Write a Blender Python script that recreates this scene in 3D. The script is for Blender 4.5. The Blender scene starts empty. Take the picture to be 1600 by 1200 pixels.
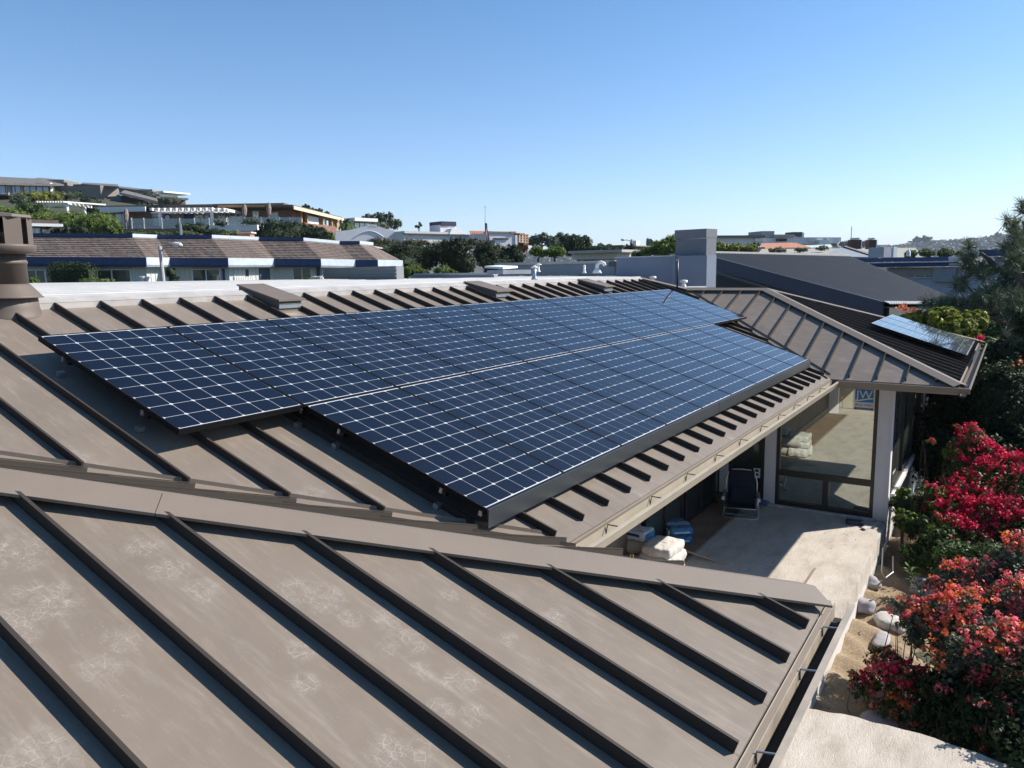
import bpy, math, random
import numpy as np
from mathutils import Vector, Matrix

random.seed(7)
RNG = np.random.default_rng(11)
SC = bpy.context.scene
COL = SC.collection

# ------------------------------------------------------------------ camera
F_PX = 1214.139
CAM = np.array([-2.882, -5.944, 0.427])
YAW, PITCH, ROLL = 0.572405, 0.145507, -0.0135134
_cy, _sy = math.cos(YAW), math.sin(YAW)
FW = np.array([_cy*math.cos(PITCH), _sy*math.cos(PITCH), -math.sin(PITCH)])
_r = np.array([_sy, -_cy, 0.0])
_u = np.cross(_r, FW)
RT = math.cos(ROLL)*_r + math.sin(ROLL)*_u
UP = -math.sin(ROLL)*_r + math.cos(ROLL)*_u
cam_d = bpy.data.cameras.new('camera')
cam = bpy.data.objects.new('camera', cam_d)
COL.objects.link(cam)
m = Matrix.Identity(4)
for i in range(3):
    m[i][0], m[i][1], m[i][2], m[i][3] = RT[i], UP[i], -FW[i], CAM[i]
cam.matrix_world = m
cam_d.sensor_width = 36.0
cam_d.lens = F_PX/1600*36
cam_d.clip_start = 0.05
cam_d.clip_end = 9000
SC.camera = cam

# ------------------------------------------------------------------ light
SUN_AZ, SUN_EL = math.radians(-42), math.radians(37)
world = bpy.data.worlds.new('World')
SC.world = world
world.use_nodes = True
wn = world.node_tree
wn.nodes.clear()
sky = wn.nodes.new('ShaderNodeTexSky')
sky.sky_type = 'NISHITA'
sky.sun_disc = False
sky.sun_elevation = SUN_EL
sky.sun_rotation = math.pi/2 - SUN_AZ
sky.altitude = 50
sky.air_density = 0.9
sky.dust_density = 0.35
sky.ozone_density = 2.6
bg = wn.nodes.new('ShaderNodeBackground')
bg.inputs[1].default_value = 0.083
wo = wn.nodes.new('ShaderNodeOutputWorld')
_tc = wn.nodes.new('ShaderNodeTexCoord'); _sx = wn.nodes.new('ShaderNodeSeparateXYZ'); wn.links.new(_tc.outputs['Generated'], _sx.inputs[0])
_rp = wn.nodes.new('ShaderNodeValToRGB'); _e = _rp.color_ramp.elements; _e[0].position = 0.0; _e[0].color = (1.16, 1.19, 1.36, 1); _e[1].position = 0.42; _e[1].color = (0.62, 1.02, 1.20, 1)
wn.links.new(_sx.outputs[2], _rp.inputs[0])
_mx = wn.nodes.new('ShaderNodeMix'); _mx.data_type = 'RGBA'; _mx.blend_type = 'MULTIPLY'; _mx.inputs[0].default_value = 1.0
wn.links.new(sky.outputs[0], _mx.inputs[6]); wn.links.new(_rp.outputs[0], _mx.inputs[7]); wn.links.new(_mx.outputs[2], bg.inputs[0])
wn.links.new(bg.outputs[0], wo.inputs[0])
sun_d = bpy.data.lights.new('sun', 'SUN')
sun_d.energy = 5.0
sun_d.angle = math.radians(0.5)
sun_d.color = (1.0, 0.94, 0.86)
sun = bpy.data.objects.new('sun', sun_d)
COL.objects.link(sun)
sdir = Vector((math.cos(SUN_EL)*math.cos(SUN_AZ), math.cos(SUN_EL)*math.sin(SUN_AZ), math.sin(SUN_EL)))
sun.rotation_euler = sdir.to_track_quat('Z', 'Y').to_euler()
sun.location = (0, 0, 30)
vs = SC.view_settings
vs.view_transform = 'Standard'
try:
    vs.look = 'None'
except Exception:
    pass
vs.exposure = 0.7
vs.gamma = 1.0
vs.use_curve_mapping = False
HAZE = 0.00015
SC.cycles.max_bounces = 6
SC.cycles.transparent_max_bounces = 8

# ------------------------------------------------------------------ geometry helpers
def ray(px, py):
    return FW + RT*((px-800)/F_PX) - UP*((py-600)/F_PX)
def at(px, py, d):
    """world point seen at (px, py) at forward distance d metres"""
    return CAM + ray(px, py)*d
def onplane(px, py, n, q):
    n = np.array(n, float); d = ray(px, py)
    return CAM + d*((np.array(q, float)-CAM) @ n)/(d @ n)
def onz(px, py, z):
    return onplane(px, py, (0, 0, 1), (0, 0, z))

class MB:
    def __init__(s):
        s.v = []; s.f = []
    def add(s, vs_, fs):
        o = len(s.v)
        s.v += [tuple(float(c) for c in p) for p in vs_]
        s.f += [tuple(i+o for i in f) for f in fs]
        return s
    def hexa(s, b, t):
        """b, t: four bottom and four top corners, same order"""
        return s.add(list(b)+list(t), [(3,2,1,0),(4,5,6,7),(0,1,5,4),(1,2,6,5),(2,3,7,6),(3,0,4,7)])
    def box(s, p0, p1):
        x0,y0,z0 = p0; x1,y1,z1 = p1
        return s.hexa([(x0,y0,z0),(x1,y0,z0),(x1,y1,z0),(x0,y1,z0)], [(x0,y0,z1),(x1,y0,z1),(x1,y1,z1),(x0,y1,z1)])
    def obox(s, o, a, b, c):
        """origin corner o and three edge vectors"""
        o,a,b,c = (np.array(q, float) for q in (o,a,b,c))
        return s.hexa([o,o+a,o+a+b,o+b],[o+c,o+a+c,o+a+b+c,o+b+c])
    def prism(s, poly, ex):
        poly = [np.array(p, float) for p in poly]; ex = np.array(ex, float); n = len(poly)
        fs = [tuple(range(n))[::-1], tuple(range(n, 2*n))] + [(i,(i+1)%n,n+(i+1)%n,n+i) for i in range(n)]
        return s.add(poly+[p+ex for p in poly], fs)
    def tube(s, pts, r, n=8, cap=True, r2=None):
        pts = [np.array(p, float) for p in pts]; k = len(pts); vs_ = []; fs = []
        prev = None
        for i,p in enumerate(pts):
            d = pts[min(i+1,k-1)]-pts[max(i-1,0)]; d = d/(np.linalg.norm(d)+1e-9)
            if prev is None:
                a = np.cross(d, (0,0,1) if abs(d[2])<.9 else (1,0,0))
            else:
                a = prev - d*(prev@d)
            a /= np.linalg.norm(a); prev = a; b = np.cross(d,a)
            rr = r[i] if hasattr(r,'__len__') else (r if r2 is None else r+(r2-r)*i/(k-1))
            for j in range(n):
                t = 2*math.pi*j/n
                vs_.append(p + rr*(math.cos(t)*a+math.sin(t)*b))
        for i in range(k-1):
            for j in range(n):
                fs.append((i*n+j,i*n+(j+1)%n,(i+1)*n+(j+1)%n,(i+1)*n+j))
        if cap:
            fs += [tuple(range(n))[::-1], tuple((k-1)*n+j for j in range(n))]
        return s.add(vs_, fs)
    def lathe(s, c, prof, n=20):
        """prof: list of (radius, z) around vertical axis through c"""
        vs_=[]; fs=[]; k=len(prof)
        for r,z in prof:
            for j in range(n):
                t=2*math.pi*j/n
                vs_.append((c[0]+r*math.cos(t), c[1]+r*math.sin(t), c[2]+z))
        for i in range(k-1):
            for j in range(n):
                fs.append((i*n+j,i*n+(j+1)%n,(i+1)*n+(j+1)%n,(i+1)*n+j))
        fs += [tuple(range(n))[::-1], tuple((k-1)*n+j for j in range(n))]
        return s.add(vs_, fs)
    def build(s, name, mat_, parent=None, smooth=False, base=None):
        off = np.zeros(3)
        if parent is not None:
            q = parent
            while q is not None:
                off = off + np.array(q.location); q = q.parent
        loc = np.zeros(3)
        if base is not None:
            loc = np.array(base, float) - off
        me = bpy.data.meshes.new(name)
        me.from_pydata([tuple(np.array(p)-off-loc) for p in s.v], [], s.f)
        me.materials.append(mat_)
        if smooth:
            me.polygons.foreach_set('use_smooth', [True]*len(me.polygons))
        me.update()
        o = bpy.data.objects.new(name, me)
        o.location = loc
        COL.objects.link(o)
        if parent is not None:
            o.parent = parent
        return o

def ico(c, r, sub=1, jit=0.0, sc=(1,1,1), seed=0):
    import bmesh
    bm = bmesh.new(); bmesh.ops.create_icosphere(bm, subdivisions=sub, radius=1.0)
    rg = random.Random(seed); vs_ = []
    for v in bm.verts:
        k = r*(1+rg.uniform(-jit, jit)); vs_.append((c[0]+v.co.x*k*sc[0], c[1]+v.co.y*k*sc[1], c[2]+v.co.z*k*sc[2]))
    fs = [tuple(v.index for v in f.verts) for f in bm.faces]
    bm.free()
    return vs_, fs

def tag(o, label=None, cat=None, group=None, kind=None):
    if label: o['label'] = label
    if cat: o['category'] = cat
    if group: o['group'] = group
    if kind: o['kind'] = kind
    return o
def thing(name, label, cat, loc=(0,0,0), group=None):
    o = bpy.data.objects.new(name, None); COL.objects.link(o)
    o.empty_display_size = 0.2
    o.location = tuple(float(c) for c in loc)
    return tag(o, label, cat, group)

# ------------------------------------------------------------------ materials
def _mat(name):
    m_ = bpy.data.materials.new(name); m_.use_nodes = True
    nt = m_.node_tree
    return m_, nt, nt.nodes['Principled BSDF']
def N(nt, t, **kw):
    n = nt.nodes.new(t)
    for k,v in kw.items():
        if hasattr(n, k) and not isinstance(v, (tuple,)) : setattr(n, k, v)
    return n
def ramp(nt, src, stops):
    r = nt.nodes.new('ShaderNodeValToRGB')
    el = r.color_ramp.elements
    while len(el) < len(stops): el.new(0.5)
    for e,(p,c) in zip(el, stops):
        e.position = p; e.color = (*c, 1) if len(c) == 3 else c
    nt.links.new(src, r.inputs[0])
    return r.outputs[0]
def noise(nt, scale, detail=4, rough=0.6, vec=None, stretch=None):
    tc = nt.nodes.new('ShaderNodeTexCoord')
    v = tc.outputs['Object'] if vec is None else vec
    if stretch:
        mp = nt.nodes.new('ShaderNodeMapping'); mp.inputs['Scale'].default_value = stretch
        nt.links.new(v, mp.inputs[0]); v = mp.outputs[0]
    n = nt.nodes.new('ShaderNodeTexNoise')
    n.inputs['Scale'].default_value = scale; n.inputs['Detail'].default_value = detail; n.inputs['Roughness'].default_value = rough
    nt.links.new(v, n.inputs['Vector'])
    return n.outputs['Fac']
def bump(nt, b, src, strength=0.3, dist=0.01):
    bp = nt.nodes.new('ShaderNodeBump')
    bp.inputs['Strength'].default_value = strength; bp.inputs['Distance'].default_value = dist
    nt.links.new(src, bp.inputs['Height']); nt.links.new(bp.outputs[0], b.inputs['Normal'])
def math_(nt, op, a, b=None, clamp=False):
    n = nt.nodes.new('ShaderNodeMath'); n.operation = op; n.use_clamp = clamp
    for i,x in enumerate((a,b)):
        if x is None: continue
        if isinstance(x,(int,float)): n.inputs[i].default_value = x
        else: nt.links.new(x, n.inputs[i])
    return n.outputs[0]
def mixc(nt, fac, a, b):
    n = nt.nodes.new('ShaderNodeMix'); n.data_type = 'RGBA'
    if isinstance(fac,(int,float)): n.inputs[0].default_value = fac
    else: nt.links.new(fac, n.inputs[0])
    for i,x in ((6,a),(7,b)):
        if isinstance(x, tuple): n.inputs[i].default_value = (*x[:3],1)
        else: nt.links.new(x, n.inputs[i])
    return n.outputs[2]
def plain(name, col, rough=0.6, metal=0.0, var=0.12, scale=3.0, bmp=0.0, bscale=40, bdist=.01, coat=0.0, spec=0.5):
    m_, nt, b = _mat(name)
    c2 = tuple(min(1, c*(1+var)) for c in col); c1 = tuple(c*(1-var) for c in col)
    n = noise(nt, scale, 5)
    nt.links.new(ramp(nt, n, [(0.3, c1), (0.7, c2)]), b.inputs['Base Color'])
    b.inputs['Roughness'].default_value = rough; b.inputs['Metallic'].default_value = metal
    b.inputs['Specular IOR Level'].default_value = spec
    if coat: b.inputs['Coat Weight'].default_value = coat; b.inputs['Coat Roughness'].default_value = 0.05
    if bmp: bump(nt, b, noise(nt, bscale, 4), bmp, bdist)
    return m_

def leafmat(name, cols, rough=0.55, trans=0.25):
    """random colour per leaf island"""
    m_, nt, b = _mat(name)
    g = nt.nodes.new('ShaderNodeNewGeometry')
    stops = [(i/(len(cols)-1) if len(cols)>1 else 0, c) for i,c in enumerate(cols)]
    col = ramp(nt, g.outputs['Random Per Island'], stops)
    nt.links.new(col, b.inputs['Base Color'])
    b.inputs['Roughness'].default_value = rough
    b.inputs['Specular IOR Level'].default_value = 0.12 if 'dark' in name else 0.3
    t = nt.nodes.new('ShaderNodeBsdfTranslucent'); nt.links.new(col, t.inputs[0])
    mx = nt.nodes.new('ShaderNodeMixShader'); mx.inputs[0].default_value = trans
    out = nt.nodes['Material Output']
    nt.links.new(b.outputs[0], mx.inputs[1]); nt.links.new(t.outputs[0], mx.inputs[2]); nt.links.new(mx.outputs[0], out.inputs[0])
    return m_

# ---- metal roof: painted bronze steel with dusty scuffs and boot prints
def roof_metal(name, base, spots=None, dust=0.35):
    m_, nt, b = _mat(name)
    tc = nt.nodes.new('ShaderNodeTexCoord'); V_ = tc.outputs['Object']
    big = noise(nt, 1.3, 4, 0.6); fine = noise(nt, 55, 3, 0.7)
    c = ramp(nt, big, [(0.3, tuple(x*0.92 for x in base)), (0.7, tuple(x*1.08 for x in base))])
    # streaky dust
    st = noise(nt, 7, 6, 0.75, stretch=(3.2, 0.45, 0.45))
    stm = ramp(nt, st, [(0.50, (0,0,0)), (0.72, (1,1,1))])
    # cracked boot-sole print pattern
    vo = nt.nodes.new('ShaderNodeTexVoronoi'); vo.feature = 'DISTANCE_TO_EDGE'; vo.inputs['Scale'].default_value = 30
    dn = nt.nodes.new('ShaderNodeTexNoise'); dn.inputs['Scale'].default_value = 26; dn.inputs['Detail'].default_value = 3
    nt.links.new(V_, dn.inputs['Vector'])
    vma = nt.nodes.new('ShaderNodeVectorMath'); vma.operation = 'MULTIPLY_ADD'; vma.inputs[1].default_value = (.011,)*3
    nt.links.new(dn.outputs['Color'], vma.inputs[0]); nt.links.new(V_, vma.inputs[2]); nt.links.new(vma.outputs[0], vo.inputs['Vector'])
    edge = ramp(nt, vo.outputs['Distance'], [(0.0, (1,1,1)), (0.025, (.9,.9,.9)), (0.07, (0.22,)*3), (0.3, (0.42,)*3)])
    if spots:
        acc = None
        for (p, r) in spots:
            vm = nt.nodes.new('ShaderNodeVectorMath'); vm.operation = 'DISTANCE'
            nt.links.new(V_, vm.inputs[0]); vm.inputs[1].default_value = tuple(p)
            q = math_(nt, 'DIVIDE', vm.outputs['Value'], r*.88)
            acc = q if acc is None else math_(nt, 'MINIMUM', acc, q)
        nz = noise(nt, 16, 4, 0.7)
        q = math_(nt, 'ADD', acc, math_(nt, 'MULTIPLY', math_(nt, 'SUBTRACT', nz, .5), 1.5))
        q2 = math_(nt, 'MULTIPLY', q, 0.5)
        mask = ramp(nt, q2, [(0.30, (1,1,1)), (0.55, (0,0,0))])
    else:
        v2 = nt.nodes.new('ShaderNodeTexVoronoi'); v2.inputs['Scale'].default_value = 2.2
        nt.links.new(V_, v2.inputs['Vector'])
        q = math_(nt, 'ADD', v2.outputs['Distance'], math_(nt, 'MULTIPLY', noise(nt, 14, 4, .7), 0.5))
        mask = ramp(nt, q, [(0.36, (1,1,1)), (0.52, (0,0,0))])
    pm = math_(nt, 'MULTIPLY', mask, edge)
    pm = math_(nt, 'MULTIPLY', pm, ramp(nt, noise(nt, 19, 4, .75), [(.38, (.05,)*3), (.62, (1,1,1))]))
    smear = math_(nt, 'MULTIPLY', mask, math_(nt, 'MULTIPLY', stm, 0.22))
    pm = math_(nt, 'ADD', pm, smear, True)
    dustc = (0.56, 0.52, 0.47)
    c = mixc(nt, math_(nt, 'MULTIPLY', stm, dust*0.35), c, dustc)
    c = mixc(nt, math_(nt, 'MULTIPLY', pm, 0.31), c, dustc)
    # tiny flecks
    sp = nt.nodes.new('ShaderNodeTexVoronoi'); sp.inputs['Scale'].default_value = 46
    nt.links.new(V_, sp.inputs['Vector'])
    fl = ramp(nt, sp.outputs['Distance'], [(0.05, (1,1,1)), (0.11, (0,0,0))])
    fl = math_(nt, 'MULTIPLY', fl, ramp(nt, noise(nt, 6, 2), [(0.52, (0,0,0)), (0.68, (1,1,1))]))
    c = mixc(nt, math_(nt, 'MULTIPLY', fl, 0.6), c, (0.55, 0.5, 0.44))
    nt.links.new(c, b.inputs['Base Color'])
    b.inputs['Metallic'].default_value = 0.0
    nt.links.new(ramp(nt, st, [(0.3, (0.42,)*3), (0.75, (0.65,)*3)]), b.inputs['Roughness'])
    b.inputs['Specular IOR Level'].default_value = 0.25
    hb = math_(nt, 'ADD', math_(nt, 'MULTIPLY', noise(nt, 2.4, 2), 7.0), math_(nt, 'MULTIPLY', fine, 0.05))
    bump(nt, b, hb, 0.25, 0.01)
    return m_

BRONZE = (0.190, 0.155, 0.124)
pl_n = np.array([0, -math.sin(math.atan(1/3)), math.cos(math.atan(1/3))])
A_EAVE = -5.2; EZ = -1.37
def onA(px, py): return onplane(px, py, pl_n, (0, A_EAVE, EZ))
def onM(px, py): return onplane(px, py, pl_n, (0, 0, -0.184))
spots_px = [(30,860,.16),(65,945,.16),(20,985,.12),(225,855,.10),(265,890,.09),(318,922,.09),(190,1000,.08),(155,1045,.09),(60,1180,.13),
            (470,925,.12),(505,935,.12),(548,966,.07),(605,965,.09),(640,1000,.11),(610,1008,.07),(662,1046,.07),(718,1065,.09),(690,1108,.07),(740,1115,.07),(470,1015,.08),(476,1067,.07),
            (703,930,.06),(795,998,.06),(610,1175,.10),(650,1170,.08),(870,965,.08)]
M_roofA = roof_metal('near_roof_metal', BRONZE, [(onA(x,y)-np.array([6,-1,-3.95]), r) for x,y,r in spots_px])
M_roof = roof_metal('roof_metal', BRONZE, None)
M_trim = plain('roof_trim_metal', (0.195,0.158,0.126), 0.5, 0.0, 0.06, 2.5, .08, 20, spec=.25)
M_rib = plain('roof_seam_shaded', (0.045,0.037,0.031), 0.6, 0.0, 0.05, spec=.18)  # pan paint darkened all over to stand in for shaded seam sides
M_gut = plain('gutter_tan', (0.40,0.35,0.27), 0.45, 0, .10, 4)
M_brass = plain('gutter_dull', (0.33,0.28,0.22), 0.5, 0, .2, 6)
M_white = plain('white_paint', (0.74,0.73,0.71), 0.6, 0, .05, 2, .05, 30)
M_cap = plain('white_cap_sheet', (0.46,0.45,0.435), 0.85, 0, .10, 3.5, .2, 60)
M_stucco = plain('pale_stucco', (0.58,0.55,0.52), 0.85, 0, .08, 3, .35, 90)
M_darkw = plain('dark_window_frame', (0.022,0.02,0.018), 0.4)
M_black = plain('black_metal', (0.012,0.012,0.013), 0.4)
M_galv = plain('galvanised_metal', (0.42,0.43,0.44), 0.35, 0.85, .1, 20)
M_frame = plain('panel_frame_black', (0.007,0.007,0.008), 0.6, spec=.15)
M_alu = plain('aluminium', (0.6,0.6,0.6), 0.35, 0.9)
M_skirt = plain('skirt_grey', (0.03,0.035,0.04), 0.35, 0.0, .08, 6)
def glassy(name, base, ior=1.5, rough=0.02, coat=1.0):
    m_, nt, b = _mat(name)
    nt.links.new(ramp(nt, noise(nt, 2.0, 3), [(0.3, tuple(c*.85 for c in base)), (0.7, tuple(c*1.15 for c in base))]), b.inputs['Base Color'])
    b.inputs['Roughness'].default_value = 0.5; b.inputs['Specular IOR Level'].default_value = 0.08
    b.inputs['Coat Weight'].default_value = coat
    b.inputs['Coat IOR'].default_value = ior
    nt.links.new(ramp(nt, noise(nt, 5.0, 5, .7), [(0.4, (rough,)*3), (0.75, (rough+.05,)*3)]), b.inputs['Coat Roughness'])
    return m_
M_cell = glassy('solar_cell', (0.003, 0.004, 0.011), 1.22)
M_cell2 = glassy('solar_cell_dusty', (0.03, 0.045, 0.07), 1.25)
M_back = glassy('solar_backsheet', (0.50, 0.52, 0.55), 1.22)
def pane(name, tint, refl=0.3, rough=0.01):
    m_, nt, b = _mat(name)
    nt.links.new(ramp(nt, noise(nt, 1.2, 4), [(0.35, tuple(c*.7 for c in tint)), (0.7, tuple(c*1.3 for c in tint))]), b.inputs['Base Color'])
    b.inputs['Roughness'].default_value = 0.6
    g = nt.nodes.new('ShaderNodeBsdfGlossy'); g.inputs['Roughness'].default_value = rough
    g.inputs['Color'].default_value = (0.86, 0.93, 0.86, 1)
    mx = nt.nodes.new('ShaderNodeMixShader')
    fr = nt.nodes.new('ShaderNodeFresnel'); fr.inputs[0].default_value = 1.5
    fa = math_(nt, 'ADD', math_(nt, 'MULTIPLY', fr.outputs[0], 0.9), refl, True)
    nt.links.new(fa, mx.inputs[0])
    out = nt.nodes['Material Output']
    nt.links.new(b.outputs[0], mx.inputs[1]); nt.links.new(g.outputs[0], mx.inputs[2]); nt.links.new(mx.outputs[0], out.inputs[0])
    return m_
M_pane = pane('window_glass', (0.06, 0.08, 0.06), 0.40)
M_pane_d = pane('dark_glass', (0.012, 0.02, 0.018), 0.06)
M_pane_far = pane('far_window_glass', (0.03, 0.04, 0.05), 0.12, 0.05)

# ------------------------------------------------------------------ ground and terrain
def smooth(a, b, x):
    t = np.clip((x-a)/(b-a), 0, 1); return t*t*(3-2*t)
def terrain_z(x, y):
    dx, dy = x-CAM[0], y-CAM[1]
    f = dx*_cy + dy*_sy; r = dx*_sy - dy*_cy
    d = np.maximum(f, 0.6*np.hypot(dx, dy)); px = 800 + F_PX*r/np.maximum(f, 1e-3)
    px = np.where(f < 1, np.where(r < 0, -3000, 4000), px)
    left = 1 - smooth(500, 700, px)
    hor = 433.5 - 0.0137*px
    ysil = np.interp(px, [-400,0,100,200,280,350,450,560,650,900], [272,282,290,300,322,338,352,368,380,400])
    zt = 0.43 + 150/F_PX*(hor-ysil) - 1.0
    hn = np.interp(d, [0, 28, 45, 60, 74, 84], [-4.6, -3.4, -1.4, 1.2, 3.6, 4.6])
    zt = np.maximum(zt, 4.7)
    s_ = np.interp(d, [84, 100, 125, 150, 260, 420, 900, 4000], [0, .35, .78, 1, 1, .95, -.4, -1.2])
    hl = np.where(d < 84, hn, 4.6 + (zt-4.6)*s_)
    far = np.interp(d, [0, 30, 60, 200, 600, 1000, 4000], [-4.6, -4.6, -4.2, -6, -22, -30, -30])
    hill = np.interp(px, [500,600,800,950,1100,1200,1300,1400,1560,1800,2400], [0,40,56,58,53,52,55,64,75,80,40])*np.exp(-((d-1750)/480)**2)*(1+0.03*np.sin(px/47.0)+0.02*np.sin(px/19.0+1))
    mid = 0*d
    return left*hl + (1-left)*(far) + hill*(1-left) + mid*(1-left)
def terrain_pt(px, d):
    p = at(px, 420, d); return np.array([p[0], p[1], float(terrain_z(np.array(p[0]), np.array(p[1])))])

M_ground = plain('dry_ground', (0.20,0.17,0.12), 0.95, 0, .3, .25, .4, 6)
def ground():
    m_, nt, b = _mat('hillside_ground')
    n1 = noise(nt, 0.02, 6, .7); n2 = noise(nt, 0.4, 5, .7)
    c = ramp(nt, n1, [(0.35, (0.025,0.038,0.018)), (0.55, (0.05,0.06,0.03)), (0.7, (0.12,0.10,0.075))])
    c2 = ramp(nt, n2, [(0.35, (0.025,0.038,0.018)), (0.65, (0.085,0.08,0.05))])
    nt.links.new(mixc(nt, 0.5, c, c2), b.inputs['Base Color'])
    b.inputs['Roughness'].default_value = 0.95
    rs = [0.5, 3, 6, 9, 12, 16, 20, 25, 30, 35, 40, 45, 50, 56, 62, 68, 75, 82, 90, 100, 110, 125, 140, 160, 190, 230, 280, 350, 450, 600, 800, 1000, 1150, 1300, 1400, 1500, 1600, 1700, 1800, 1950, 2200, 2700, 3600, 5200]
    na = 260
    vs_ = []; fs = []
    for r in rs:
        for j in range(na):
            t = 2*math.pi*j/na
            vs_.append((CAM[0]+r*math.cos(t), CAM[1]+r*math.sin(t)))
    xy = np.array(vs_); z = terrain_z(xy[:,0], xy[:,1])
    v3 = [(a,b_,c_) for (a,b_),c_ in zip(vs_, z)]
    for i in range(len(rs)-1):
        for j in range(na):
            fs.append((i*na+j,(i+1)*na+j,(i+1)*na+(j+1)%na,i*na+(j+1)%na))
    fs.append(tuple(range(na)))
    mb = MB(); mb.add(v3, fs)
    tag(mb.build('ground', m_, smooth=True), kind='structure')
ground()
# ================================================================== MAIN HOUSE
SLAB_Z = -3.95
house = thing('house', 'brown standing-seam metal roofed house with solar arrays, walls round a patio', 'house', (6, -1, SLAB_Z))
zM = lambda x,y: y/3 - 0.184
zA = lambda x,y: EZ + (y-A_EAVE)/3
zB = lambda x,y: EZ + (1.43-x)/3
zC = lambda x,y: EZ + (x-10.25)/3
zD = lambda x,y: EZ + (y+5.35)/3
zE = lambda x,y: 0.18 - (x-13.35)/3
def clip(poly, axis, lo, hi):
    def half(P, f):
        out = []
        for i in range(len(P)):
            a, b = P[i], P[(i+1)%len(P)]; fa, fb = f(a), f(b)
            if fa >= 0: out.append(a)
            if (fa >= 0) != (fb >= 0):
                t = fa/(fa-fb); out.append((a[0]+(b[0]-a[0])*t, a[1]+(b[1]-a[1])*t))
        return out
    P = half(poly, lambda p: p[axis]-lo)
    return half(P, lambda p: hi-p[axis]) if P else []
def seg(poly, axis, c):
    pts = []
    for i in range(len(poly)):
        a, b = poly[i], poly[(i+1)%len(poly)]
        if (a[axis]-c)*(b[axis]-c) <= 0 and a[axis] != b[axis]:
            t = (c-a[axis])/(b[axis]-a[axis]); pts.append((a[0]+(b[0]-a[0])*t, a[1]+(b[1]-a[1])*t))
    if len(pts) < 2: return None
    pts.sort(key=lambda p: p[1-axis]); return pts[0], pts[-1]
def shrink(p, q, zf, d0, d1):
    a = np.array([p[0],p[1],zf(*p)]); b = np.array([q[0],q[1],zf(*q)])
    L = np.linalg.norm(b-a)
    if L < d0+d1+0.05: return None
    u = (b-a)/L; return a+u*d0, b-u*d1
def roof_plane(poly, zf, axis, grid0, pitch, mat_, nrm, low_end, rib_h=0.048, inset_lo=0.02, inset_hi=0.05):
    """pans and standing seams; axis = coordinate that steps from pan to pan"""
    lo = min(p[axis] for p in poly); hi = max(p[axis] for p in poly)
    k0 = math.floor((lo-grid0)/pitch)
    c = grid0 + k0*pitch
    nrm = np.array(nrm, float)
    while c < hi:
        P = clip(poly, axis, c+0.001, c+pitch-0.001)
        if len(P) >= 3:
            A_ = [(x, y, zf(x,y)-0.012) for x,y in P]
            area = abs(sum(P[i][0]*P[(i+1)%len(P)][1]-P[(i+1)%len(P)][0]*P[i][1] for i in range(len(P))))/2
            if area > 0.004:
                MB().prism(A_, (0,0,0.012)).build('roof_pan', mat_, house)
        s_ = seg(poly, axis, c)
        if s_:
            lo_i, hi_i = (inset_lo, inset_hi)
            p, q = s_
            if low_end == 'hi': d0, d1 = hi_i, lo_i
            else: d0, d1 = lo_i, hi_i
            e = shrink(p, q, zf, d0, d1)
            if e is not None:
                a, b = e; w = np.zeros(3); w[axis] = 0.013
                mb = MB()
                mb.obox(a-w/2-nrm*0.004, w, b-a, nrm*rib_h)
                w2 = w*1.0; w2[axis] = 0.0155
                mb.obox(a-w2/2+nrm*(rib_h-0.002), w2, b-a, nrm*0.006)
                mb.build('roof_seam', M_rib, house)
        c += pitch
th = math.atan(1/3)
nMv = (0,-math.sin(th),math.cos(th)); nBv = (math.sin(th),0,math.cos(th)); nCv = (-math.sin(th),0,math.cos(th))
PM = [(-3.22,1.09),(13.35,1.09),(14.12,0.32),(10.25,-3.56),(1.43,-3.56)]
PA = [(1.43,-5.2),(-3.22,-0.55),(-7.5,-0.55),(-7.5,-5.2)]
PB = [(1.43,-3.56),(1.43,-5.2),(-3.22,-0.55),(-3.22,1.09)]
PC = [(10.25,-3.56),(14.12,0.32),(14.12,-1.48),(10.25,-5.35)]
PD = [(10.25,-5.35),(14.12,-1.48),(18.0,-5.35)]
PE = [(13.35,1.09),(14.12,0.32),(14.12,-1.48),(18.0,-5.35),(18.0,8),(13.35,8)]
roof_plane(PM, zM, 0, 1.45, 0.4015, M_roof, nMv, 'lo', inset_lo=0.09)
roof_plane(PA, zA, 0, 0.98, 0.395, M_roofA, nMv, 'lo', rib_h=0.05)
roof_plane(PB, zB, 1, -2.128-1.05, 0.4015, M_roof, nBv, 'hi', inset_lo=0.03, inset_hi=0.02)
roof_plane(PC, zC, 1, -1.80, 0.405, M_roof, nCv, 'lo', inset_lo=0.09)
roof_plane(PD, zD, 0, 10.45, 0.405, M_roof, nMv, 'lo')
MB().prism([(x,y,zE(x,y)-.012) for x,y in PE], (0,0,.012)).build('roof_pan', M_roof, house)

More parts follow.
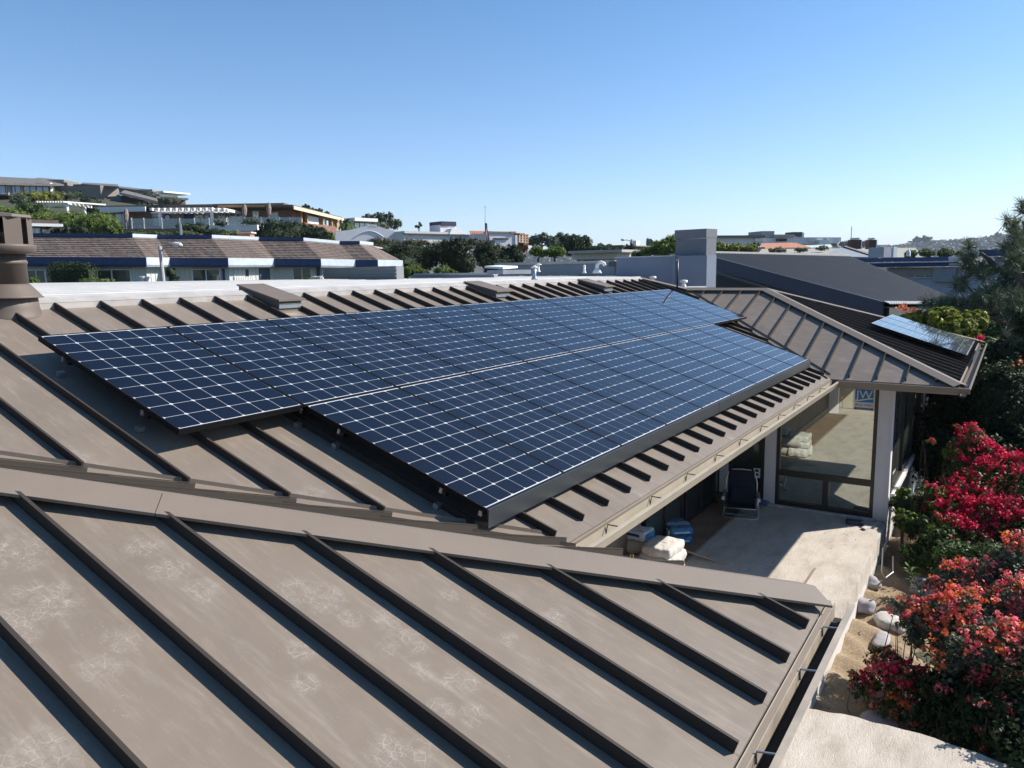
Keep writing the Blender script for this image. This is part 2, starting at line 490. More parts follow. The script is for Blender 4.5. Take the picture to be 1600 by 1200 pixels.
# folded metal caps: hips, ridges
def cap(p, q, za, zb_, wa, wb, name, h=0.052, mat_=None, joints=True):
    """p,q on the crest (xy). wa / wb: horizontal offset vectors toward either slope."""
    p = np.array(p, float); q = np.array(q, float)
    L = np.linalg.norm(q-p); n = max(1, round(L/3.0)) if joints else 1
    for i in range(n):
        a = p+(q-p)*(i/n); b = p+(q-p)*((i+1)/n)
        if i: a = a + (q-p)/L*0.004
        def P3(xy, zf, up): return np.array([xy[0], xy[1], zf(*xy)+up])
        mb = MB()
        for w, zf in ((np.array(wa), za), (np.array(wb), zb_)):
            crest0, crest1 = P3(a, zf, h+0.006), P3(b, zf, h+0.006)
            e0, e1 = P3(a+w, zf, h), P3(b+w, zf, h)
            f0, f1 = P3(a+w*0.5, zf, -0.01), P3(b+w*0.5, zf, -0.01)
            up = np.array([0,0,0.004])
            mb.add([crest0, crest1, e1, e0, crest0+up, crest1+up, e1+up, e0+up],
                   [(0,1,2,3),(4,5,6,7),(0,1,5,4),(1,2,6,5),(2,3,7,6),(3,0,4,7)])
            g0, g1 = P3(a+w*0.99, zf, h-.010), P3(b+w*0.99, zf, h-.010)
            mb.add([e0, e1, g1, g0], [(0,1,2,3)])
            k0, k1 = P3(a+w*.5, zf, h), P3(b+w*.5, zf, h)
            mb.add([k0, k1, f1, f0], [(0,1,2,3)])
        mb.build(name, mat_ or M_trim, house)
d = 0.115
cap((1.37,-5.14), (-3.22,-0.55), zA, zB, (-d,-d), (d,d), 'hip_cap')
cap((10.22,-5.38), (14.12,-1.48), zC, zD, (-d*.8,d*.8), (d*.8,-d*.8), 'hip_cap')
cap((14.12,-1.48), (18.02,-5.38), zD, zE, (-d*.8,-d*.8), (d*.8,d*.8), 'hip_cap')
cap((14.12,-1.48), (14.12,0.32), zC, zE, (-.13,0), (.13,0), 'ridge_cap')
cap((13.35,1.09), (14.12,0.32), zM, zE, (-d*.8,-d*.8), (d*.8,d*.8), 'hip_cap')
# valley pans
def valley(p, q, za, zb_, wa, wb):
    p = np.array(p, float); q = np.array(q, float); mb = MB()
    for w, zf in ((np.array(wa), za), (np.array(wb), zb_)):
        P3 = lambda xy, up: np.array([xy[0], xy[1], zf(*xy)+up])
        c0, c1 = P3(p, 0.006), P3(q, 0.006)
        e0, e1 = P3(p+w, 0.006), P3(q+w, 0.006)
        mb.add([c0, c1, e1, e0], [(0,1,2,3)])
        o = w*0.09
        mb.add([e0, e1, P3(q+w+o, .028), P3(p+w+o, .028), P3(q+w+o, 0.0), P3(p+w+o, 0.0)], [(0,1,2,3),(3,2,4,5)])
    mb.build('valley_flashing', M_trim, house)
valley((1.40,-3.53), (-3.22,1.09), zM, zB, (0,.12), (0,-.12))
valley((10.28,-3.53), (14.12,.32), zM, zC, (-.12,0), (.10,-.0))

# ridge edge metal of the flat roof behind
mb = MB()
mb.prism([(-3.2,1.0,zM(0,1.0)+.050),(13.38,1.0,zM(0,1.0)+.050),(13.42,1.12,.245),(-3.2,1.12,.245)], (0,0,.005))
mb.prism([(-3.2,1.0,zM(0,1.0)-.01),(13.38,1.0,zM(0,1.0)-.01),(13.38,1.003,zM(0,1.0)-.01),(-3.2,1.003,zM(0,1.0)-.01)], (0,0,.062))
mb.build('ridge_cap', plain('weathered_flashing', (0.40,0.37,0.345), .55, .1, .18, 5, .15, 30), house)
flat_edge = [tuple(at(px,py,1)[:2]) for px,py in ()]
def fz(px, py): return onz(px, py, .22)
FR = [(-8,-0.55,.2),(-3.22,-0.55,.2),(-3.22,1.13,.2),(13.43,1.13,.2),(13.6,8.0,.2),(13.2,12.5,.2),(9.0,19.5,.2),(-8,19.5,.2)]
MB().prism(FR, (0,0,.035)).build('flat_roof', M_cap, house)
# lapped joints of the cap sheet: low raised laps running with the ridge
for k,yy in enumerate((1.5, 2.4, 3.4, 4.4, 5.5, 6.6, 7.8, 9.2)):
    MB().box((-8,yy,.235),(13.3,yy+.09,.243)).build('roof_lap', plain('lap_%d' % k, (0.50+.05*(k%2),)*3, .9, 0, .2, 2) if k < 2 else M_cap, house)

# gutters
def gutter(p, q, out, w=0.125, h=0.11, z=EZ-0.03, mat_out=None, mat_in=None, name='gutter'):
    p = np.array([*p, z]); q = np.array([*q, z]); o = np.array([*out, 0.0]); up = np.array([0,0,1.0]); t = 0.006
    mb = MB()
    L = q-p
    mb.obox(p-up*h, L, o*(w*.56), up*t)                  # floor
    sl_ = .45*w
    a_ = p+o*(w-sl_)-up*h; b_ = p+o*w+up*.012
    mb.hexa([a_, a_+L, a_+L+o*t, a_+o*t], [b_, b_+L, b_+L+o*t, b_+o*t])   # slanting outer face
    mb.obox(p-up*h, L, o*t, up*h)                  # back
    mb.obox(p+o*(w-.022), L, o*.028, up*.013)      # rolled lip
    return mb.build(name, mat_out or M_gut, house)
gutter((1.43,-3.58), (10.27,-3.58), (0,-1), h=.10)
M_gut_shade = plain('gutter_shade', (.012,.011,.010), .95, 0, .4, 9)  # near-black strip painting in the shade inside the gutter
MB().box((-7.5,-5.281,EZ-.128),(1.465,-5.234,EZ-.115)).build('gutter_shade', M_gut_shade, house)
gutter((-7.5,-5.226), (1.47,-5.226), (0,-1), mat_out=M_brass, w=.10, h=.10, z=EZ-.035)
gutter((1.46,-3.56), (1.46,-5.15), (1,0), mat_out=M_darkw, w=.10, h=.09, z=EZ-.06)
gutter((10.23,-3.70), (10.23,-5.50), (-1,0), mat_out=plain('gutter_brown', (0.20,.165,.135), .5, 0, .08), w=.12, h=.075, z=EZ-.015)
gutter((10.12,-5.37), (18.0,-5.37), (0,-1), mat_out=M_trim, w=.13, h=.10)
# drip edge strips under the pans, hangers
mb = MB(); mb.box((1.43,-3.585,EZ-.05),(10.27,-3.575,EZ-.012)); mb.build('drip_edge', M_trim, house)
mb = MB(); mb.prism([(-7.5,-5.208,EZ-.004),(1.43,-5.208,EZ-.004),(1.43,-5.224,EZ-.04),(-7.5,-5.224,EZ-.04)], (0,-.004,-.003)); mb.build('drip_edge', M_trim, house)
hang = None
for x in np.arange(2.0, 10.2, 0.81):
    mb = MB(); mb.tube([(x,-3.585,EZ-.09),(x,-3.60,EZ-.02),(x+.02,-3.70,EZ-.028)], .005, 5)
    mb.build('gutter_hanger', M_black, house)
for x in (1.12, .62, -.1):
    mb = MB(); mb.tube([(x,-5.236,EZ-.08),(x,-5.236,EZ-.028),(x+.02,-5.315,EZ-.026)], .005, 5)
    mb.build('gutter_hanger', M_galv, house)
# soffits and fascia boards
M_soff = plain('soffit', (0.30,0.26,0.22), .8)
for (x0,y0,x1,y1) in ((.3,-3.55,10.25,-1.45),(.2,-5.2,1.42,-3.55),(-7.5,-5.2,.2,-3.9),(10.27,-5.35,17.9,-1.5)):
    MB().box((x0,y0,EZ-.13),(x1,y1,EZ-.105)).build('soffit', M_soff, house)
MB().box((1.45,-3.572,EZ-.17),(10.26,-3.55,EZ-.02)).build('fascia', M_gut, house)
MB().box((10.25,-5.34,EZ-.10),(10.27,-3.58,EZ-.02)).build('fascia', M_trim, house)
MB().box((10.28,-5.352,EZ-.12),(17.98,-5.335,EZ-.02)).build('fascia', M_trim, house)
MB().box((1.435,-5.2,EZ-.17),(1.455,-3.6,EZ-.02)).build('fascia', M_trim, house)
MB().box((-7.5,-5.222,EZ-.2),(1.43,-5.205,EZ-.06)).build('fascia', M_gut, house)

# ---- patio walls
WX = 11.4
M_siding = plain('grey_green_siding', (0.33,0.32,0.27), .8, 0, .08, 2)
M_brownw = plain('brown_plywood', (0.16,0.115,0.08), .8, 0, .25, 2.5)
M_post = plain('primed_trim', (0.66,0.64,0.63), .7, 0, .05, 2)
TOPZ = EZ-.13
def part_box(name, p0, p1, mat_, label=None):
    o = MB().box(p0, p1).build(name, mat_, house)
    if label: o['label'] = label
    return o
# wall at the far end of the patio, behind the glazing
part_box('wall', (WX+.10,-4.35,SLAB_Z-1.2), (WX+.22,-1.4,TOPZ), M_siding)
part_box('post', (WX-.02,-4.335,SLAB_Z+.01), (WX+.10,-4.14,TOPZ), M_post)
part_box('post', (WX-.03,-4.37,SLAB_Z-.6), (WX+.17,-4.337,TOPZ), M_post)
part_box('post', (WX-.02,-2.475,SLAB_Z+.05), (WX+.10,-2.275,TOPZ), M_post)
part_box('post', (WX-.02,-1.60,SLAB_Z+.05), (WX+.10,-1.44,TOPZ), M_post)
# big picture window with two small lights under it
win = MB()
Z0 = SLAB_Z+.03
for (y0,y1,z0,z1) in ((-4.135,-4.075,Z0,TOPZ),(-2.54,-2.48,Z0,TOPZ),(-4.075,-2.54,Z0,Z0+.09),(-4.075,-2.54,-3.36,-3.26),(-3.40,-3.30,Z0+.09,-3.36),(-4.075,-2.54,TOPZ-.07,TOPZ)):
    win.box((WX,y0,z0),(WX+.09,y1,z1))
window = win.build('window', M_darkw, house)
def pane_box(parent, p0, p1, mat_, name='pane'):
    return MB().box(p0, p1).build(name, mat_, parent)
pane_box(window, (WX+.045,-4.075,-3.26), (WX+.06,-2.54,TOPZ-.07), M_pane)
pane_box(window, (WX+.045,-4.075,Z0+.09), (WX+.06,-3.40,-3.36), M_pane)
pane_box(window, (WX+.045,-3.30,Z0+.09), (WX+.06,-2.54,-3.36), M_pane)
# door glazing
dm = MB()
for (y0,y1) in ((-2.27,-2.21),(-1.66,-1.605)):
    dm.box((WX,y0,Z0),(WX+.08,y1,TOPZ))
dm.box((WX,-2.21,Z0),(WX+.08,-1.66,Z0+.12)); dm.box((WX,-2.21,TOPZ-.08),(WX+.08,-1.66,TOPZ))
door = dm.build('door', M_darkw, house)
pane_box(door, (WX+.04,-2.21,Z0+.12), (WX+.055,-1.66,TOPZ-.08), M_pane_d)
# side of that wing (towards the slope): tall dark glazing
part_box('wall', (WX+.22,-4.35,SLAB_Z-1.2), (17.3,-4.20,SLAB_Z+.45), M_stucco)
part_box('wall', (16.2,-4.35,SLAB_Z+.45), (17.3,-4.20,TOPZ), M_stucco)
part_box('wall', (17.15,-4.2,SLAB_Z-1.2), (17.3,6,TOPZ), M_stucco)
for x0 in (WX+.26, 13.1, 14.7):
    mb = MB()
    for a,b,c,e in ((x0,x0+.07,SLAB_Z+.45,TOPZ),(x0+1.42,x0+1.49,SLAB_Z+.45,TOPZ),(x0+.07,x0+1.42,SLAB_Z+.45,SLAB_Z+.53),(x0+.07,x0+1.42,TOPZ-.08,TOPZ)):
        mb.box((a,-4.38,c),(b,-4.28,e))
    w_ = mb.build('window', M_darkw, house)
    pane_box(w_, (x0+.07,-4.33,SLAB_Z+.53), (x0+1.42,-4.315,TOPZ-.08), M_pane_d)
part_box('window_sill', (WX+.24,-4.44,SLAB_Z+.38), (16.2,-4.352,SLAB_Z+.45), M_post)
MB().tube([(16.1,-4.42,TOPZ),(16.1,-4.46,SLAB_Z-.5)], .03, 8).build('downspout', M_alu, house)
# long wall under the main eave
WY = -1.45
part_box('wall', (.25,WY,SLAB_Z), (7.6,WY+.12,TOPZ), M_brownw)
part_box('wall', (7.6,WY+.06,SLAB_Z), (WX+.1,WY+.16,TOPZ), M_siding)
part_box('skirting', (.30,WY-.03,SLAB_Z+.02), (7.6,WY-.002,SLAB_Z+.16), plain('skirting_tan', (.30,.25,.2), .7))
for x0 in (7.75, 9.45):
    mb = MB(); w = 1.6
    for a,b,c,e in ((x0,x0+.07,Z0,TOPZ),(x0+w-.07,x0+w,Z0,TOPZ),(x0+w/2-.04,x0+w/2+.04,Z0+.09,TOPZ-.07),(x0+.07,x0+w-.07,Z0,Z0+.09),(x0+.07,x0+w-.07,TOPZ-.07,TOPZ)):
        mb.box((a,WY-.03,c),(b,WY+.05,e))
    dr = mb.build('door', M_darkw, house)
    pane_box(dr, (x0+.07,WY+.0,Z0+.09), (x0+w/2-.04,WY+.015,TOPZ-.07), M_pane_d)
    pane_box(dr, (x0+w/2+.04,WY+.0,Z0+.09), (x0+w-.07,WY+.015,TOPZ-.07), M_pane_d)
    MB().box((x0+w/2-.09,WY-.06,-2.95),(x0+w/2-.06,WY-.03,-2.75)).build('handle', M_alu, dr)
MB().box((9.25,WY-.012,-3.35),(9.33,WY+.055,-3.23)).build('switch_plate', M_white, house)
# white end wall of the near wing and its boarded wall facing the patio
part_box('wall', (.14,-3.85,SLAB_Z-1.2), (.26,-1.45,TOPZ), M_stucco)
vb = plain('boarded_tan_wall', (0.46,0.41,0.33), .8, 0, .06, 2)
part_box('wall', (-7.0,-4.05,SLAB_Z-1.2), (.26,-3.9,TOPZ), M_stucco)
for y in np.arange(-3.8, -1.5, 0.3):
    part_box('board', (.262,y+.006,SLAB_Z+.02), (.285,y+.294,TOPZ), vb)
part_box('post', (1.2,-1.75,SLAB_Z+.01), (1.36,-1.5,TOPZ), M_post)
# receptacle plate beside the door
op = MB().box((WX-.012,-2.20,-3.46),(WX-.002,-2.08,-3.28)).build('outlet_plate', M_white, house)
for dz in (.03,.105):
    MB().box((WX-.016,-2.17,-3.45+dz),(WX-.0125,-2.11,-3.45+dz+.045)).build('socket', M_black, op)

# ---- text helper
def text_mesh(txt, size, origin, right, up, mat_, name, parent, ext=0.001, shear=0.0, align='CENTER', bold=0.0):
    cu = bpy.data.curves.new(name, 'FONT'); cu.body = txt; cu.size = size; cu.extrude = ext; cu.align_x = align; cu.shear = shear; cu.offset = bold
    to = bpy.data.objects.new(name, cu); COL.objects.link(to)
    dg = bpy.context.evaluated_depsgraph_get(); me = bpy.data.meshes.new_from_object(to.evaluated_get(dg))
    bpy.data.objects.remove(to)
    R_ = np.array(right, float); U_ = np.array(up, float); N_ = np.cross(R_, U_)
    mb = MB(); mb.add([np.array(origin)+R_*v.co.x+U_*v.co.y+N_*v.co.z for v in me.vertices], [tuple(p.vertices) for p in me.polygons])
    return mb.build(name, mat_, parent)
# blue maker's label on the big pane (faces -x, reads with +y to the left)
M_lblue = plain('label_blue', (0.02,0.20,0.50), .5); M_lnavy = plain('label_navy', (0.01,0.04,0.16), .5); M_lwhite = plain('label_white', (.7,.72,.72), .5, 0, .02)
sx = WX+.043
st = tag(MB().box((sx-.002,-4.06,-2.04),(sx,-3.74,-1.66)).build('window_label', M_lwhite), 'white and blue JW window maker label stuck on the big pane', 'label')
mb = MB().box((sx-.004,-4.045,-1.90),(sx-.0025,-3.755,-1.675)); mb.build('label_panel', M_lblue, st)
mb = MB().box((sx-.004,-4.05,-2.03),(sx-.0025,-3.75,-1.997)); mb.build('label_panel', M_lnavy, st)
text_mesh('JW', .20, (sx-.005,-3.90,-1.835), (0,-1,0), (0,0,1), M_lwhite, 'lettering', st)
text_mesh('JELD-WEN', .058, (sx-.003,-3.90,-1.965), (0,-1,0), (0,0,1), M_lnavy, 'lettering', st)
text_mesh('WINDOWS & DOORS', .022, (sx-.005,-3.90,-2.021), (0,-1,0), (0,0,1), M_lwhite, 'lettering', st)
mb = MB()
pts = [(-3.76,-1.895),(-3.83,-1.882),(-3.92,-1.86),(-4.00,-1.842),(-4.04,-1.838)]
for (a,b),(c,e) in zip(pts, pts[1:]): mb.hexa([(sx-.0055,a,b),(sx-.0055,c,e),(sx-.0045,c,e),(sx-.0045,a,b)],[(sx-.0055,a,b+.022),(sx-.0055,c,e+.022),(sx-.0045,c,e+.022),(sx-.0045,a,b+.022)])
mb.build('label_wave', M_lwhite, st)

# ================================================================== PATIO SLAB
def slab_mat():
    m_, nt, b = _mat('trowelled_concrete')
    n1 = noise(nt, 1.6, 6, .65, stretch=(1,2.2,1)); n2 = noise(nt, 22, 5, .8, stretch=(.5,1.6,1))
    c = ramp(nt, n1, [(.3,(.40,.345,.285)),(.5,(.53,.47,.40)),(.75,(.62,.57,.50))])
    c = mixc(nt, math_(nt,'MULTIPLY', ramp(nt, n2, [(.5,(0,0,0)),(.68,(1,1,1))]), .35), c, (.36,.29,.22))
    nt.links.new(c, b.inputs['Base Color']); b.inputs['Roughness'].default_value = .9
    bump(nt, b, math_(nt,'ADD', n2, noise(nt, 70, 3)), .75, .012)
    return m_
M_slab = slab_mat()
patio = thing('patio_slab', 'rough cream concrete patio slab below the eaves, edge over the dirt bed', 'patio', (6,-3,SLAB_Z))
def rough_edge(pts, z0, z1, n=60, amp=.015):
    out = []
    for (a,b) in zip(pts, pts[1:]+pts[:1]):
        L = math.hypot(b[0]-a[0], b[1]-a[1]); k = max(1, int(L/.12))
        for i in range(k):
            t = i/k; nx,ny = (b[1]-a[1])/L, -(b[0]-a[0])/L; j = random.uniform(-amp,amp) if i else 0
            out.append((a[0]+(b[0]-a[0])*t+nx*j, a[1]+(b[1]-a[1])*t+ny*j, z0))
    return MB().prism(out, (0,0,z1-z0))
rough_edge([(0.27,-1.46),(0.27,-4.2),(-9,-4.2),(-9,-14),(3.6,-14),(4.66,-6.8),(4.86,-5.6),(4.84,-4.8),(4.74,-4.44),(5.2,-4.37),(11.37,-4.37),(11.37,-1.46)], SLAB_Z-.30, SLAB_Z).build('slab', M_slab, patio)
MB().box((4.8,-4.36,SLAB_Z-1.6),(11.4,-4.2,SLAB_Z-.30)).build('retaining_wall', M_stucco, patio)
MB().box((4.55,-14,SLAB_Z-1.6),(4.62,-4.6,SLAB_Z-.30)).build('retaining_wall', M_stucco, patio)
M_tilefl = plain('old_tile_floor', (0.20,.13,.085), .75, 0, .25, 2.5, .3, 30)
MB().box((1.4,-2.02,SLAB_Z+.004),(WX-.05,WY-.005,SLAB_Z+.012)).build('floor_strip', M_tilefl, patio)
MB().box((1.4,-2.07,SLAB_Z+.004),(WX-.05,-2.035,SLAB_Z+.016)).build('floor_joint', plain('joint_strip', (.32,.26,.19), .7), patio)
MB().box((WX-.10,-4.2,SLAB_Z+.004),(WX-.035,-2.3,SLAB_Z+.05)).build('threshold', plain('cement_bed', (.45,.43,.40), .9, 0, .3, 8, .6, 40), patio)
MB().box((6.2,-3.78,SLAB_Z+.003),(8.6,-3.755,SLAB_Z+.014)).build('floor_joint', plain('joint_strip_dark', (.27,.2,.13), .8), patio)
for k in range(3):
    MB().box((10.75+k*.22,-4.20+.02*k,SLAB_Z-1.0),(10.83+k*.22,-4.12+.02*k,SLAB_Z-.3)).build('support', M_post, patio)
# ================================================================== SOLAR PANELS
pu, pv = 1.0200, 1.691
PITCH_U, PITCH_V = 1.028, 1.698
ct, stn = math.cos(th), math.sin(th)
def slope_frame(x, v):      # point on main array plane; x east, v down slope
    return np.array([x, -v*ct, -v*stn])
NV = np.array(nMv); DV = np.array([0,-ct,-stn]); XV = np.array([1.0,0,0])
def mesh_only(mb, name, mat_):
    me = bpy.data.meshes.new(name); me.from_pydata([tuple(p) for p in mb.v], [], mb.f); me.materials.append(mat_); return me
def L3(x, v, n): return XV*x + DV*v + NV*n      # panel-local
def pbox(mb, x0, x1, v0, v1, n0, n1):
    return mb.hexa([L3(x0,v0,n0),L3(x1,v0,n0),L3(x1,v1,n0),L3(x0,v1,n0)][::-1],[L3(x0,v0,n1),L3(x1,v0,n1),L3(x1,v1,n1),L3(x0,v1,n1)][::-1])
fm = MB()
fw = .012
pbox(fm, 0, pu, 0, fw, -.038, .0015); pbox(fm, 0, pu, pv-fw, pv, -.038, .0015)
pbox(fm, 0, fw, fw, pv-fw, -.038, .0015); pbox(fm, pu-fw, pu, fw, pv-fw, -.038, .0015)
me_frame = mesh_only(fm, 'frame', M_frame)
bm_ = MB(); pbox(bm_, fw, pu-fw, fw, pv-fw, -.006, -.0012)
me_back = mesh_only(bm_, 'backsheet', M_back)
cp = (pu-.027)/6; cpv = (pv-.042)/10; cs = cp-.0045; cv = cpv-.0048; ch = .0125
def cell_poly(): 
    a, b = cs/2, cv/2
    return [(-a+ch,-b),(a-ch,-b),(a,-b+ch),(a,b-ch),(a-ch,b),(-a+ch,b),(-a,b-ch),(-a,-b+ch)]
cm = MB(); cm.prism([L3(x,v,0) for x,v in cell_poly()][::-1], NV*.0006)
me_cell = mesh_only(cm, 'cell', M_cell); me_cell2 = mesh_only(cm, 'cell_dusty', M_cell2)
def cell_centre(i, j): return L3(.0135+cp*(i+.5), .021+cpv*(j+.5), -.0010)
jm = MB()
for i in range(6):
    for j in range(10):
        c = cell_centre(i, j); jm.prism([c+L3(x,v,0) for x,v in cell_poly()][::-1], NV*.0006)
me_cells = mesh_only(jm, 'cells', M_cell); me_cells2 = mesh_only(jm, 'cells_dusty', M_cell2)
def child(name, me, parent, loc=(0,0,0)):
    o = bpy.data.objects.new(name, me); o.location = tuple(loc); COL.objects.link(o); o.parent = parent; return o
ordn = ['first','second','third','fourth','fifth','sixth','seventh','eighth','ninth','tenth','eleventh','twelfth']
def panel(org, label, group, fine=True, me1=me_cell, meA=me_cells):
    p = thing('solar_panel', label, 'solar panel', org, group)
    child('frame', me_frame, p); child('backsheet', me_back, p)
    if fine:
        for i in range(6):
            for j in range(10): child('cell', me1, p, cell_centre(i,j))
    else:
        o = child('cells', meA, p); o['kind'] = 'stuff'
    return p
for i in range(12):
    e = ' at the near end' if i == 0 else (' beside the valley' if i == 11 else '')
    panel(slope_frame(i*PITCH_U, 0), 'solar panel, %s from the left in the upper row%s' % (ordn[i], e), 'solar panels of the big roof array', fine=(i < 7))
for i in range(9):
    e = ' above the hip' if i == 0 else (' ending the row' if i == 8 else '')
    panel(slope_frame(1.03+i*PITCH_U, PITCH_V+.002), 'solar panel, %s from the left in the lower row%s' % (ordn[i], e), 'solar panels of the big roof array', fine=(i < 6))
# array on the far hip end
do = np.array([0, -5.35, EZ]) + NV*.175
vtop = (5.35-3.665)/ct
for i in range(3):
    org = np.array([13.0+i*PITCH_U, 0, 0]) + do*np.array([0,1,1]) - DV*vtop
    panel(org, '%s panel of the small dusty array on the far hip roof' % ('left','middle','right')[i], 'solar panels on the far hip roof', fine=False, meA=me_cells2)
sk2 = tag(MB().obox(do+np.array([13.0,0,-.03])-DV*.0, (3.08,0,0), DV*.05-NV*.10, NV*.004).build('array_skirt', M_skirt), 'short skirt strip along the small far array', 'trim strip')
# skirts: front edge of lower row in two lengths
y0v = PITCH_V*2 + .002
def skirt(xa, xb, label):
    mb = MB(); a = slope_frame(xa, y0v)
    mb.add([a+L3(0,0,.004), a+L3(xb-xa,0,.004), a+L3(xb-xa,.012,.004), a+L3(0,.012,.004),
            a+L3(0,.045,-.115), a+L3(xb-xa,.045,-.115), a+L3(xb-xa,.041,-.115), a+L3(0,.041,-.115), a+L3(0,0,-.002), a+L3(xb-xa,0,-.002)],
           [(0,1,2,3),(3,2,5,4),(4,5,6,7),(7,6,9,8),(0,3,4,7,8),(1,9,6,5,2)])
    o = mb.build('array_skirt', M_skirt); tag(o, label, 'trim strip', 'skirts along the lower row of panels')
    return o
skirt(1.03, 5.62, 'left length of grey metal skirt under the lower panel row')
skirt(5.63, 10.28, 'right length of grey metal skirt under the lower panel row')
# rails under rows
for (xa, xb, vv) in ((.0,12.33,.34),(.0,12.33,1.30),(1.03,10.28,PITCH_V+.36),(1.03,10.28,PITCH_V+1.32)):
    mb = MB(); a = slope_frame(xa+.02, vv) - NV*.085
    mb.obox(a, XV*(xb-xa-.04), DV*.035, NV*.045)
    rl = tag(mb.build('mounting_rail', M_black), 'black mounting rail under the '+{.34:'upper edge of the upper row',1.30:'lower edge of the upper row'}.get(vv, 'upper edge of the lower row' if vv < 2.5 else 'lower edge of the lower row')+' of panels', 'rail', 'rails under the big array')
for (x, vv, wh_) in ((1.02,PITCH_V+.36,'upper clamp below the left edge of the lower row'),(1.02,PITCH_V+1.32,'lower clamp below the left edge of the lower row'),(-.01,.34,'upper clamp below the left edge of the upper row'),(-.01,1.30,'lower clamp below the left edge of the upper row'),(1.00,PITCH_V-.02,'clamp where the two panel rows step'),(1.02,y0v-.05,'clamp at the near end of the grey skirt')):
    a = slope_frame(x, vv)
    br = thing('rail_clamp', 'bright metal '+wh_, 'clamp', a, 'clamps on the rail ends')
    MB().obox(a-NV*.062, XV*.012, DV*.022, NV*.035).build('bolt', M_galv, br)
    MB().obox(a-NV*.17+XV*-.03, XV*.05, DV*.04, NV*.035).build('seam_clamp', M_alu, br)

# ================================================================== ROOF FURNITURE
M_vent = plain('vent_brown', (0.16,0.128,0.10), .5, 0, .06, 4, spec=.25)
def box_vent(px, py, w, L, label):
    p = onM(px, py); y = p[1]; x = p[0]
    t = thing('roof_vent', label, 'roof vent', (x, y, zM(x,y)), 'low metal box vents on the main roof')
    hf, hb = .125, .075
    def Z(yy, h): return zM(0, yy)+h
    y1 = y+L
    mb = MB()
    mb.hexa([(x+.02,y+.05,Z(y+.05,-.01)),(x+w-.02,y+.05,Z(y+.05,-.01)),(x+w-.02,y1,Z(y1,-.01)),(x+.02,y1,Z(y1,-.01))],
            [(x+.02,y+.05,Z(y+.05,hf-.01)),(x+w-.02,y+.05,Z(y+.05,hf-.01)),(x+w-.02,y1,Z(y1,hb-.005)),(x+.02,y1,Z(y1,hb-.005))]).build('vent_body', M_vent, t)
    mb = MB().hexa([(x,y,Z(y,hf)),(x+w,y,Z(y,hf)),(x+w,y1+.01,Z(y1,hb)),(x,y1+.01,Z(y1,hb))],
            [(x,y,Z(y,hf+.02)),(x+w,y,Z(y,hf+.02)),(x+w,y1+.01,Z(y1,hb+.015)),(x,y1+.01,Z(y1,hb+.015))])
    mb.build('vent_lid', M_vent, t)
    MB().box((x+.03,y+.035,Z(y,.05)),(x+w-.03,y+.048,Z(y,.10))).build('vent_louvre', M_galv, t)
    return t
box_vent(437, 490, .37, .66, 'low brown box vent with a bright louvre, nearest to the flue')
box_vent(777, 470, .42, .60, 'low brown box vent, middle one along the ridge')
box_vent(946, 459.5, .42, .58, 'low brown box vent near the far end of the ridge')

# big flue
fc = onM(9, 482); fx, fy, fzv = fc
fl = thing('chimney_flue', 'fat brown metal flue with louvred cap at the left edge', 'chimney flue', (fx, fy, fzv))
zb = zM(fx, fy)
M_flue = plain('flue_brown', (0.115,0.088,0.07), .6, 0, .08, 3)
MB().lathe((fx,fy,0), [(.29,zb-.13),(.26,zb-.06),(.245,zb+.0),(.235,zb+.10),(.22,zb+.11)], 28).build('base_flashing', M_flue, fl, True)
MB().lathe((fx,fy,0), [(.285,zb+.085),(.27,zb+.10),(.20,zb+.185),(.187,zb+.20)], 28).build('storm_collar', M_flue, fl, True)
MB().lathe((fx,fy,0), [(.182,zb+.10),(.182,zb+.36),(.188,zb+.362),(.188,zb+.385),(.182,zb+.387),(.182,zb+.48)], 28).build('pipe', M_flue, fl, True)
MB().lathe((fx,fy,0), [(.20,zb+.44),(.255,zb+.45),(.262,zb+.50),(.262,zb+.515),(.25,zb+.52),(.20,zb+.52)], 28).build('cap_ring', M_flue, fl, True)
for k in range(8):
    a0 = math.radians(-105+45*k); 
    if k % 2 == 0: w0, w1 = .02, .62
    else: w0, w1 = .05, .72
    a1 = a0+math.radians(45)*w0; a2 = a0+math.radians(45)*(w1+.12)
    r0, r1 = .245, .235
    q = [(fx+r*math.cos(a), fy+r*math.sin(a), zb+.515) for r,a in ((r0,a1),(r0,a2),(r1,a2),(r1,a1))]
    MB().prism(q, (0,0,.215)).build('louvre', M_flue, fl)
MB().lathe((fx,fy,0), [(.12,zb+.50),(.12,zb+.73)], 16).build('inner_pipe', M_black, fl, True)
MB().lathe((fx,fy,0), [(.255,zb+.728),(.262,zb+.735),(.255,zb+.755),(.10,zb+.775),(.01,zb+.78)], 8).build('cap_lid', M_flue, fl)

# thin dark pipe at the far end
ap = onM(1058, 457)
MBp = MB(); top = ap + np.array([0,0,.68])
MBp.tube([ap-np.array([0,0,.03]), top], .022, 8)
t = tag(MBp.build('vent_pipe', M_black, smooth=True), 'thin dark upright pipe standing at the far end of the array', 'pipe')
MB().tube([top, top+np.array([0,0,.03])], .03, 8).build('pipe_cap', M_galv, t)

